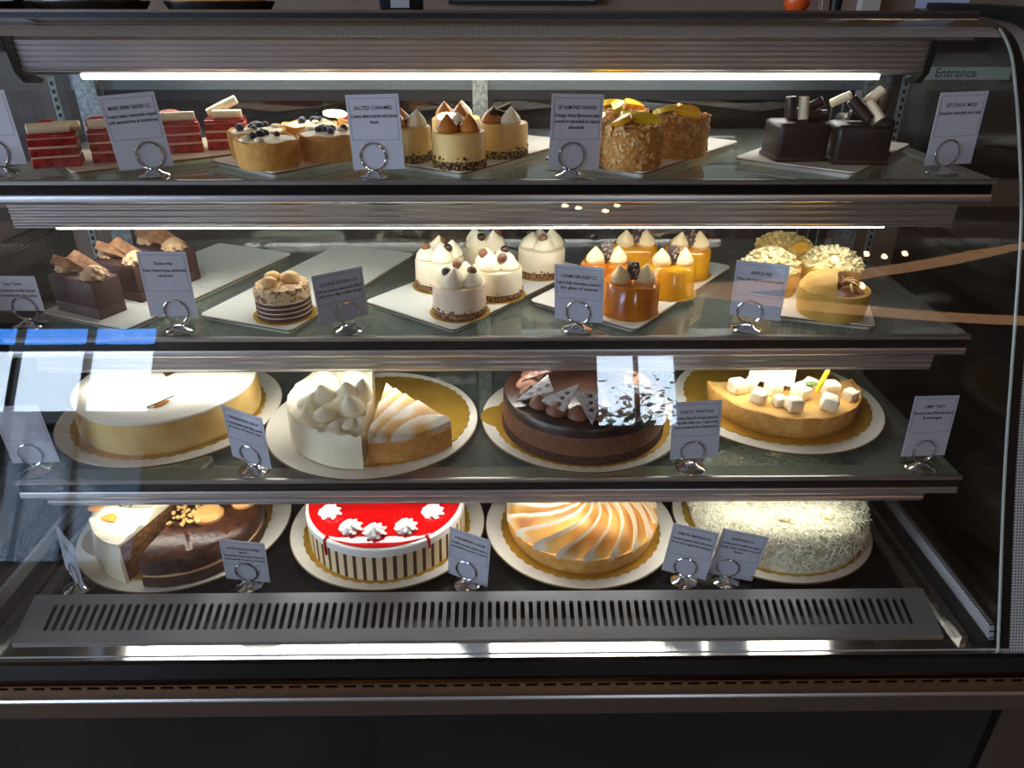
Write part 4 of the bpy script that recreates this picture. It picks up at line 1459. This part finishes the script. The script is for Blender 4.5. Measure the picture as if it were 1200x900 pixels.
for i in range(34):
    a, q = R(rnd.uniform(95, 180)), r * rnd.uniform(.7, .98)
    mb.blob(rnd.uniform(.002, .0045), 1, .5, 2, T(q * math.cos(a), q * math.sin(a), .074 + rnd.uniform(0, .004)), (1, 1, .7), i)
stuff(mb.build('chopped_nuts', M_NUT, t))
for i in range(7):
    a, q = R(rnd.uniform(100, 240)), r * rnd.uniform(.2, .8)
    MB().blob(.0035, 1, .4, 2, T(q * math.cos(a), q * math.sin(a), .078), (1, 1, .6), i).build('pistachio', M_GREEN, t)

t = thing('chocolate_cake_half', 'dark chocolate cake half with caramel cream layer and nut crumble', 'cake', (cx_ + .006, cy_ - .002, zb4))
a0, a1 = R(-100), R(72)
MB().lathe([(0, 0), (r * .99, 0), (r, .004), (r * .99, .018), (0, .018)], 48, a0, a1, mod=lambda rr, zz, a: (rr * (1 + .012 * noise.noise(Vector((a * 9, zz * 200, 1)))), zz)).build('sponge_layer', M_SPONGE, t)
MB().lathe([(0, .018), (r * .975, .018), (r * .975, .023), (0, .023)], 48, a0, a1).build('caramel_cream_layer', mat('caramel_filling', S(226, 192, 132), .6), t)
MB().lathe([(0, .023), (r * .98, .023), (r * .99, .030), (r * .96, .048), (r * .90, .054), (0, .055)], 48, a0, a1, mod=lambda rr, zz, a: (rr * (1 + .014 * noise.noise(Vector((a * 9, zz * 200, 7)))), zz)).build('glazed_sponge', mat('glazed_chocolate', S(52, 28, 18), .28, 0, S(84, 46, 26), 70, bump=.4, bscale=160), t)
for i, (px, py, s) in enumerate(((.052, -.022, .022), (.098, .016, .020), (.03, .05, .02))):
    def kn(rr, zz, a):
        return rr * (1 + .05 * math.sin(2 * a)), zz
    MB().lathe([(0, .0545), (s, .0545), (s * 1.05, .060), (s * .8, .068), (s * .45, .0675), (s * .2, .064), (0, .063)], 24, M=T(px, py, 0), mod=kn).build('caramel_dollop', mat('caramel_dollop', S(222, 164, 96), .4), t)
mb = MB()
crumbs(mb, 44, lambda rn: (rn.uniform(-.004, .046), rn.uniform(-.05, .03), .058 + rn.uniform(0, .006)), .003, .0062, 6)
stuff(mb.build('nut_crumble', M_NUT, t))

# second little gold board at the carrot cake side
o = MB().polar(lambda q, a: .0010, .052, 1, 32, 0).build('gold_cake_tab', M_GOLD)
o.location = (-.640, 1.000, zp4)
tag(o, 'round gold card tab peeking out beside the carrot cake half', 'cake board')

# red glazed cake
t = thing('red_glazed_cake', 'round cake with shiny red glaze, cream rosettes and striped biscuit side', 'cake', (-.181, 1.014, zb4))
r = .131
ns = 104
b = MB()
for i in range(ns):
    a = 2 * PI * i / ns
    b.m = i % 2
    wv = (2 * PI / ns) * (.62 if i % 2 == 0 else .38) * 1.0
    c0 = a if i % 2 == 0 else a + (2 * PI / ns) * .24
    da = 2 * PI / ns * (1.24 if i % 2 == 0 else .76)
    rr_ = r if i % 2 == 0 else r - .0004
    lean = .012
    vs = []
    for zz in (0, .046):
        for k in range(3):
            aa = c0 + da * k / 2 + lean * zz / .046
            vs.append((rr_ * math.cos(aa), rr_ * math.sin(aa), zz))
    for zz in (0, .046):
        for k in range(3):
            aa = c0 + da * k / 2 + lean * zz / .046
            vs.append(((r - .004) * math.cos(aa), (r - .004) * math.sin(aa), zz))
    b._add(vs, [(0, 1, 4, 3), (1, 2, 5, 4), (6, 9, 10, 7), (7, 10, 11, 8), (3, 4, 10, 9), (4, 5, 11, 10), (0, 6, 7, 1), (1, 7, 8, 2), (0, 3, 9, 6), (2, 8, 11, 5)])
b.build('striped_biscuit_band', [M_BISCJ, M_BISCD], t, smooth=20)
MB().lathe([(0, .001), (r - .0045, .001), (r - .0045, .0455), (0, .0455)], 64).build('cake_core', M_BISCJ, t)
MB().lathe([(0, .0461), (r + .0003, .0461), (r + .0003, .058), (r - .002, .060), (0, .060)], 72).build('white_mousse_rim', M_WHITE, t)
MB().lathe([(0, .0602), (r - .006, .0602), (r - .005, .0618), (r - .010, .0632), (0, .0634)], 72).build('red_glaze', M_REDGLZ, t)
for deg, ln in ((-128, .028), (-52, .016)):
    a = R(deg)
    MB().tube([((r - .007) * math.cos(a), (r - .007) * math.sin(a), .0622), ((r + .0005) * math.cos(a), (r + .0005) * math.sin(a), .058), ((r + .0012) * math.cos(a), (r + .0012) * math.sin(a), .058 - ln * .6), ((r + .0012) * math.cos(a), (r + .0012) * math.sin(a), .058 - ln)], [.003, .0026, .0024, .0018], 8).build('glaze_drip', M_REDGLZ, t)
for i, deg in enumerate((-152, -117, -92, -62, -28, 20, 60, 100, 140, 175)):
    a = R(deg)
    mb = MB(); rosette(mb, .094 * math.cos(a), .094 * math.sin(a), .0632, .0165, .017, 7, 1.2 + .1 * i)
    mb.build('cream_rosette', M_WHITE, t, smooth=60)

# toasted meringue tart
t = thing('meringue_tart', 'round tart heaped with swirled toasted meringue petals', 'tart', (.149, 1.014, zb4))
r = .128
MB().lathe([(0, 0), (r * .93, 0), (r * .95, .003), (r, .030), (r * .995, .034), (r * .95, .034), (0, .030)], 64,
           mod=lambda rr, zz, a: (rr * (1 + .003 * noise.noise(Vector((math.cos(a) * 8, math.sin(a) * 8, zz * 50)))), zz)).build('pastry_shell', M_PASTRY, t)
NP = 19


def petal(q, a):
    ph = (NP * (a + 1.5 * (q - 1)) / (2 * PI)) + 1e-6
    f = ph - math.floor(ph)
    return f


def merh(q, a):
    f = petal(q, a)
    ridge = (.010 * (1 - f) + .0045 * math.exp(-((f - .05) / .07) ** 2)) if f >= .05 else .014 * (f / .05)
    edge = .016 * q ** 7
    return .046 + .022 * (1 - q * q) + ridge * min(1, q * 2.5) - edge + .0015 * noise.noise(Vector((q * 12 * math.cos(a), q * 12 * math.sin(a), 0)))


o = MB().polar(merh, r * .985, 34, NP * 20, .0305, rmod=lambda a, q: 1 + (.05 * (1 - petal(q, a)) - .03) * q ** 3, twist=1.5).build('meringue_swirl', M_TORCH, t, smooth=70)


def torchf(c):
    q = math.hypot(c.x, c.y) / (r * .985)
    a = math.atan2(c.y, c.x)
    f = petal(q, a)
    v = min(1, max(0, (f - .12) / .12)) * min(1, max(0, (1.0 - f) / .12)) * (.72 + .5 * noise.noise(c * 30))
    v *= min(1, q * 1.6 + .35)
    if q > .93:
        v -= (q - .93) * 7
    return max(0, min(1, v))


attr_torch(o, torchf)

# coconut cake
t = thing('coconut_cake', 'large domed cake covered in shaggy white coconut strands', 'cake', (.490, 1.036, zb4))
r = .145
MB().lathe([(0, 0), (r, 0), (r * 1.0, .02), (r * .97, .045), (r * .90, .060), (r * .78, .066), (0, .069)], 64).build('cake_body', mat('shaded_coconut_base', S(196, 190, 158), .8, 0, S(222, 218, 194), 160, bump=.8, bscale=300), t)  # body coloured darker so gaps between the strands look shaded
rnd = random.Random(21)
mb = MB()
for i in range(4200):
    a = rnd.uniform(0, 2 * PI)
    if i < 2300:
        zz = rnd.uniform(.010, .062)
        rr_ = r * (1 - max(0, (zz - .03) / .03) ** 2 * .08) if zz > .03 else r
        nv = Vector((math.cos(a), math.sin(a), .25))
    else:
        q = math.sqrt(rnd.random())
        rr_ = r * .95 * q
        zz = .068 - .010 * q ** 6
        nv = Vector((math.cos(a) * .3 * q, math.sin(a) * .3 * q, 1))
    p = Vector((rr_ * math.cos(a), rr_ * math.sin(a), zz))
    d = Vector((rnd.uniform(-1, 1), rnd.uniform(-1, 1), rnd.uniform(-1, 1)))
    d = (d - nv.normalized() * d.dot(nv.normalized()) * .45).normalized() * rnd.uniform(.008, .017)
    s = Vector((rnd.uniform(-1, 1), rnd.uniform(-1, 1), rnd.uniform(-1, 1))).cross(d).normalized() * .0008
    w_ = s.cross(d).normalized() * .0008
    off = nv.normalized() * rnd.uniform(-.0005, .0025)
    A, B = p - d * .5 + off, p + d * .5 + off
    C_ = (A + B) * .5 + nv.normalized() * .0008
    vs = []
    for (c, k) in ((A, .4), (C_, 1), (B, .4)):
        vs += [c + s * k, c - s * k * .5 + w_ * k, c - s * k * .5 - w_ * k]
    mb._add(vs, [(0, 1, 4, 3), (1, 2, 5, 4), (2, 0, 3, 5), (3, 4, 7, 6), (4, 5, 8, 7), (5, 3, 6, 8)])
stuff(mb.build('coconut_strands', M_COCO, t, smooth=0))
for i in range(8):
    a = R(-150 + 45 * i)
    MB().blob(.010, 2, .7, 2.5, T(.098 * math.cos(a), .098 * math.sin(a), .070), (1.1, 1, .7), i).build('coconut_cluster', mat('coconut_cluster', S(216, 192, 140), .8, 0, S(236, 222, 186), 200, bump=.8, bscale=300), t)

# ---------------------------------------------------------------- cards and ring holders
FONT = bpy.data.fonts.load('<builtin>') if hasattr(bpy.data.fonts, 'load') else None


def text_mesh(body, size, bold=False):
    cu = bpy.data.curves.new('print', 'FONT')
    cu.body = body
    cu.size = size
    cu.align_x = 'CENTER'
    cu.resolution_u = 2
    if bold:
        cu.offset = size * .018
    ob = bpy.data.objects.new('print', cu)
    me = bpy.data.meshes.new_from_object(ob)
    bpy.data.objects.remove(ob)
    return me


CW, CH = .070, .094


def card(hx, hy, cx, z, dz, yaw, roll, tilt, title, lines, clabel, hlabel, h=CH, frame=True):
    yaw, roll, tilt = R(yaw), R(roll), R(tilt)
    t = thing('card_holder', hlabel, 'card holder', (hx, hy, z), 0, 'chrome ring card holders')
    MB().lathe([(0, 0), (.0215, 0), (.0222, .0015), (.0200, .0034), (.0130, .0050), (.0100, .0075), (.0060, .0092), (0, .0095)], 36).build('base', M_CHROME, t)
    Mr = Matrix.Rotation(yaw, 4, 'Z') @ Matrix.Rotation(-tilt, 4, 'X')
    rg = MB()
    rr_ = .0172
    for s in (-1, 1):
        rg.ring(rr_, .0011, M=Matrix.Translation((0, 0, .0100)) @ Mr @ Matrix.Translation((0, s * .0017, rr_)))
    rg.build('ring', M_CHROME, t)
    MB().lathe([(0, .0085), (.0045, .0085), (.0045, .0108), (0, .0112)], 16).build('stem', M_CHROME, t)
    o = MB().box(-CW / 2, CW / 2, -.0003, .0003, 0, h).build('price_card', M_CARD, None, smooth=0)
    # card stands in the plane of the ring
    base = Vector((hx, hy, z + .0100)) + Mr.to_3x3() @ Vector((cx - hx, 0, dz - .0085))
    o.matrix_world = Matrix.Translation(base) @ Mr @ Matrix.Rotation(-roll, 4, 'Y')
    tag(o, clabel, 'price card', 'printed price cards')
    yf = -.0005
    f0 = h * .40 if h > .07 else h * .1
    if frame:
        fr = MB()
        lw = .0004
        x0_, x1_, zA, zB = -CW / 2 + .0035, CW / 2 - .0035, f0, h - .0045
        fr.box(x0_, x1_, yf, yf + .0002, zA, zA + lw).box(x0_, x1_, yf, yf + .0002, zB - lw, zB)
        fr.box(x0_, x0_ + lw, yf, yf + .0002, zA, zB).box(x1_ - lw, x1_, yf, yf + .0002, zA, zB)
        fr.build('printed_frame', M_GREYINK, o, smooth=0)
    zz = h - .0185 if h > .07 else h - .0135
    rows = ([(title, .0066, .052)] if isinstance(title, str) else [(q, .0062, .052) for q in title]) + [(q, .0064, .061) for q in lines]
    for i, (s, size, wmax) in enumerate(rows):
        if not s:
            zz -= .0098
            continue
        me = text_mesh(s, size, True)
        w_ = max(v.co.x for v in me.vertices) - min(v.co.x for v in me.vertices)
        k = min(1.0, wmax / w_)
        me.materials.append(M_INK)
        q = bpy.data.objects.new('printed_text', me)
        COL.objects.link(q)
        q.parent = o
        q.location = (0, yf, zz)
        q.rotation_euler = (R(90), 0, 0)
        q.scale = (k, 1.0, 1)
        zz -= .0098 if i == 0 and (isinstance(title, str)) else .0074


HL = 'chrome ring holder gripping the '
card(-.668, 1.040, -.664, Z1, .010, -2, 3, 2, '', [], 'plain price card at the end of the red velvet tray', HL + 'plain card at the red velvet tray')
card(-.455, 1.026, -.462, Z1, .009, 10, 4, 0, 'MIXED BERRY BAKED CC', ['Creamy baked cheesecake, topped', 'with strawberries & raspberries'], 'price card reading MIXED BERRY BAKED CC', HL + 'MIXED BERRY BAKED CC card')
card(-.155, 1.015, -.148, Z1, .009, -6, 2, 2, 'SALTED CARAMEL', ['Creamy salted caramel with biscuit', 'base'], 'price card reading SALTED CARAMEL', HL + 'SALTED CARAMEL card')
card(.109, 1.019, .113, Z1, .009, 10, -2, 1, 'GF ALMOND ORANGE', ['Orange citrus flavoured cake', 'covered in marmalade & toasted', 'almonds'], 'price card reading GF ALMOND ORANGE', HL + 'GF ALMOND ORANGE card')
card(.626, 1.038, .632, Z1, .010, 8, 1, 1, 'GF CHOC MUD', ['Decadent chocolate mud cake'], 'price card reading GF CHOC MUD', HL + 'GF CHOC MUD card')
card(-.668, .998, -.675, Z2, .022, -2, 0, 0, 'Gay Time', ['Filling between vanilla biscuit', 'and honeycomb choc slice'], 'short price card reading Gay Time', HL + 'Gay Time card', h=.052, frame=False)
card(-.447, .983, -.451, Z2, .018, -4, 1, 3, 'Panacotta', ['Classic cheese mousse, swirled with', 'caramels'], 'price card reading Panacotta', HL + 'Panacotta card')
card(-.205, .980, -.209, Z2, .014, 24, 4, -8, 'COOKIE DOUGH CC', ['Soft & creamy cheesecake filled', 'with choc chip cookie dough'], 'price card reading COOKIE DOUGH CC', HL + 'COOKIE DOUGH CC card', h=.078)
card(.124, .978, .125, Z2, .012, -18, 1, -4, 'CREME BRULEE CC', ['Light & fluffy cheesecake, covered in', 'thin glaze of caramel'], 'price card reading CREME BRULEE CC', HL + 'CREME BRULEE CC card', h=.084)
card(.368, .978, .376, Z2, .017, -20, 0, -4, 'APPLE PIE', ['Filled with fresh & stewed apples'], 'price card reading APPLE PIE', HL + 'APPLE PIE card', h=.084)
card(-.664, .906, -.660, Z3, .012, -2, 3, 0, '', [], 'plain price card beside the pale cheesecake plate', HL + 'plain card beside the cheesecake plate')
card(-.347, .903, -.348, Z3, .011, -24, -5, -6, 'FLOURLESS WHITE CAKE GF', ['Creamy baked ricotta filling, vanilla', '& a hint of lemon zest'], 'price card reading FLOURLESS WHITE CAKE GF', HL + 'FLOURLESS WHITE CAKE GF card')
card(.291, .904, .295, Z3, .014, 0, 3, 2, 'CHOC WATTLE', ['Brownie base & caramel ganache', 'filling with coffee choc. Topped with', 'choc mousse & choc decorations'], 'price card reading CHOC WATTLE', HL + 'CHOC WATTLE card')
card(.629, .901, .630, Z3, .018, 8, -3, 7, 'LIME TART', ['Shortcrust pastry filled with custard', '& meringue'], 'price card reading LIME TART', HL + 'LIME TART card')
card(-.652, .892, -.660, Z4, .009, -42, -8, 2, '', ['Carrot cake layered with', 'cream cheese'], 'price card turned sideways beside the carrot cake plate', HL + 'sideways card beside the carrot cake')
card(-.386, .896, -.387, Z4, .006, -4, -4, -4, ['HONEY BROWN CARAMEL', 'MUD'], ['Decadent mud cake layered', 'with caramel cream & a crunchy', 'crumble'], 'price card reading HONEY BROWN CARAMEL MUD', HL + 'HONEY BROWN CARAMEL MUD card', h=.084)
card(-.042, .894, -.041, Z4, .006, -24, -4, 1, 'STRAWBERRIES & CREAM', ['Vanilla mousse cake with a', 'strawberry compote centre'], 'price card reading STRAWBERRIES & CREAM', HL + 'STRAWBERRIES & CREAM card')
card(.303, .898, .302, Z4, .009, -14, -6, 2, 'LEMON MERINGUE', ['Shortcrust pastry filled with lemon', '& lime curd, topped with meringue'], 'price card reading LEMON MERINGUE', HL + 'LEMON MERINGUE card')
card(.370, .897, .376, Z4, .006, -10, -7, -2, 'RAFFAELLO', ['Combination of different layers', 'sponge, fudge covered in coconut', 'flakes'], 'price card reading RAFFAELLO', HL + 'RAFFAELLO card')

# ---------------------------------------------------------------- things on top of the case and behind it
ZT = 1.3786


def tub(x0, x1, label, inner):
    t = thing('cake_tub', label, 'container', ((x0 + x1) / 2, 1.43, ZT), 0, 'black cake tubs on the case roof')
    w_ = x1 - x0
    MB().lathe([(0, 0), (w_ * .46, 0), (w_ * .5, .012), (w_ * .5, .014), (0, .014)], 40, M=Matrix.Scale(.5, 4, (0, 1, 0))).build('tub_base', mat('dark_tub', S(38, 24, 16), .3), t)
    MB().lathe([(0, .0141), (w_ * .42, .0141), (w_ * .42, .05), (w_ * .36, .056), (0, .056)], 40, M=Matrix.Scale(.5, 4, (0, 1, 0))).build('cake', inner, t)


tub(-.785, -.585, 'black tub with a dark cake standing on the case roof', M_CHOC)
tub(-.560, -.372, 'black tub with a golden cake standing on the case roof', M_PASTRY)
t = thing('notice_holder', 'black framed notice standing on the roof beside the dark cake tub', 'notice', (-.85, 1.42, ZT))
MB().rbox(.11, .02, .16, .004, 2).build('frame', M_BLACK, t)
MB().box(-.047, .047, -.0112, -.0101, .014, .15).build('sheet', M_CARD, t)
t = thing('payment_box', 'black box with a white label standing on the roof', 'box', (-.157, 1.45, ZT))
MB().rbox(.072, .05, .11, .004, 2).build('body', M_BLACK, t)
MB().box(-.016, .016, -.0262, -.0251, .004, .016).build('white_label', M_CARD, t)
t = thing('framed_print', 'white framed print hanging on the taupe wall', 'picture', (.10, 3.195, 1.373))
MB().box(-.285, .285, -.03, 0, 0, .60).build('frame', M_FRAME, t)
MB().box(-.27, .27, -.034, -.0305, .015, .585).build('print', M_CARD, t)
t = tag(MB().lathe([(0, 0), (.016, 0), (.022, .010), (.020, .026), (.010, .036), (0, .038)], 20).build('orange_cap', mat('orange_plastic', S(236, 96, 30), .4)), 'small orange cap lying on the case roof', 'cap')
t.location = (.530, 1.44, ZT)
for i, (x, lab) in enumerate(((.572, 'small clear glass tumbler beside the orange cap'), (.598, 'small dark salt pot beside the glass tumbler'))):
    t = tag(MB().lathe([(0, 0), (.010, 0), (.012, .05), (.0105, .05), (.009, .004), (0, .004)], 20).build('tumbler' if i == 0 else 'salt_pot', M_GLASS if i == 0 else M_BLACK), lab, 'glass' if i == 0 else 'pot')
    t.location = (x, 1.44, ZT)
struct(MB().box(1.39, 1.46, 3.15, 3.198, 0, 2.6).build('trim_1', mat('pale_trim', S(206, 198, 190), .6)), 'pale vertical wall trim')
t = thing('menu_stand', 'pale blue menu sheet in a stand on the case roof', 'menu', (.795, 1.46, ZT), R(-3))
MB().box(-.045, .045, -.002, .002, .004, .20).build('sheet', mat('pale_blue_sheet', S(176, 194, 226), .4), t)
MB().box(-.03, .03, -.018, .018, 0, .004).build('foot', M_CHROME, t)
struct(MB().box(-3, 3, 3.17, 3.198, 0.0, 1.325).build('darkening_panel', mat('dark_backdrop', S(52, 46, 40), .5)), 'dark panel added to darken the wall behind the case')  # added dark sheet, dims the lit wall seen through the end glass
# entrance sign behind the case
t = thing('entrance_sign', 'pale green strip sign reading Entrance beyond the case end', 'sign', (1.41, 2.42, 1.195), 0)
MB().box(-.16, .16, 0, .006, -.018, .018).build('sign_board', mat('sign_green', S(150, 176, 170), .5), t)
me = text_mesh('Entrance', .036, True)
me.materials.append(mat('sign_ink', S(40, 66, 66), .5))
q = bpy.data.objects.new('sign_lettering', me); COL.objects.link(q); q.parent = t
q.location = (-.01, -.001, -.010); q.rotation_euler = (R(90), 0, 0)
MB().tube([(-.15, .003, .018), (-.15, .003, ZC - 1.195)], .0015, 6).build('hanging_wire', M_DARKAL, t)
MB().tube([(.15, .003, .018), (.15, .003, ZC - 1.195)], .0015, 6).build('hanging_wire', M_DARKAL, t)
# back counter behind the case
t = thing('back_counter', 'dark back counter along the taupe wall', 'counter', (0, 2.82, 0))
MB().box(-1.9, 1.9, -.28, .33, 0, .86).build('cabinet', M_WALLD, t)
MB().box(-1.93, 1.93, -.31, .335, .861, .90).build('worktop', M_BLACKG, t)

# dark counters added at both case ends, hiding the bright floor
for (xa, xb, lab) in ((.905, 2.1, 'dark side counter added at the mud cake end to hide the bright floor'), (-2.1, -.935, 'dark side counter added at the red velvet end to hide the bright floor')):
    t = thing('blocking_counter', lab, 'counter', ((xa + xb) / 2, 1.3, 0))
    hw = (xb - xa) / 2
    MB().box(-hw, hw, -.32, .32, .08, .955).build('cabinet', mat('dark_laminate', S(36, 30, 27), .45), t)
    MB().box(-hw + .02, hw - .02, -.27, .32, 0, .0798).build('plinth', M_BLACK, t)
    MB().rbox(2 * hw, .68, .03, .004, 2, z0=.956).build('worktop', M_BLACKG, t)
    for q in (-.5, .5):
        dr = MB().rbox(hw - .03, .018, .80, .003, 2, M=T(q * hw, -.330, .11)).build('door', mat('dark_laminate', S(36, 30, 27), .45), t)
        MB().tube([(q * hw * .2, -.352, .80), (q * hw * .2, -.352, .68)], .005, 8).build('handle', M_CHROME, dr)
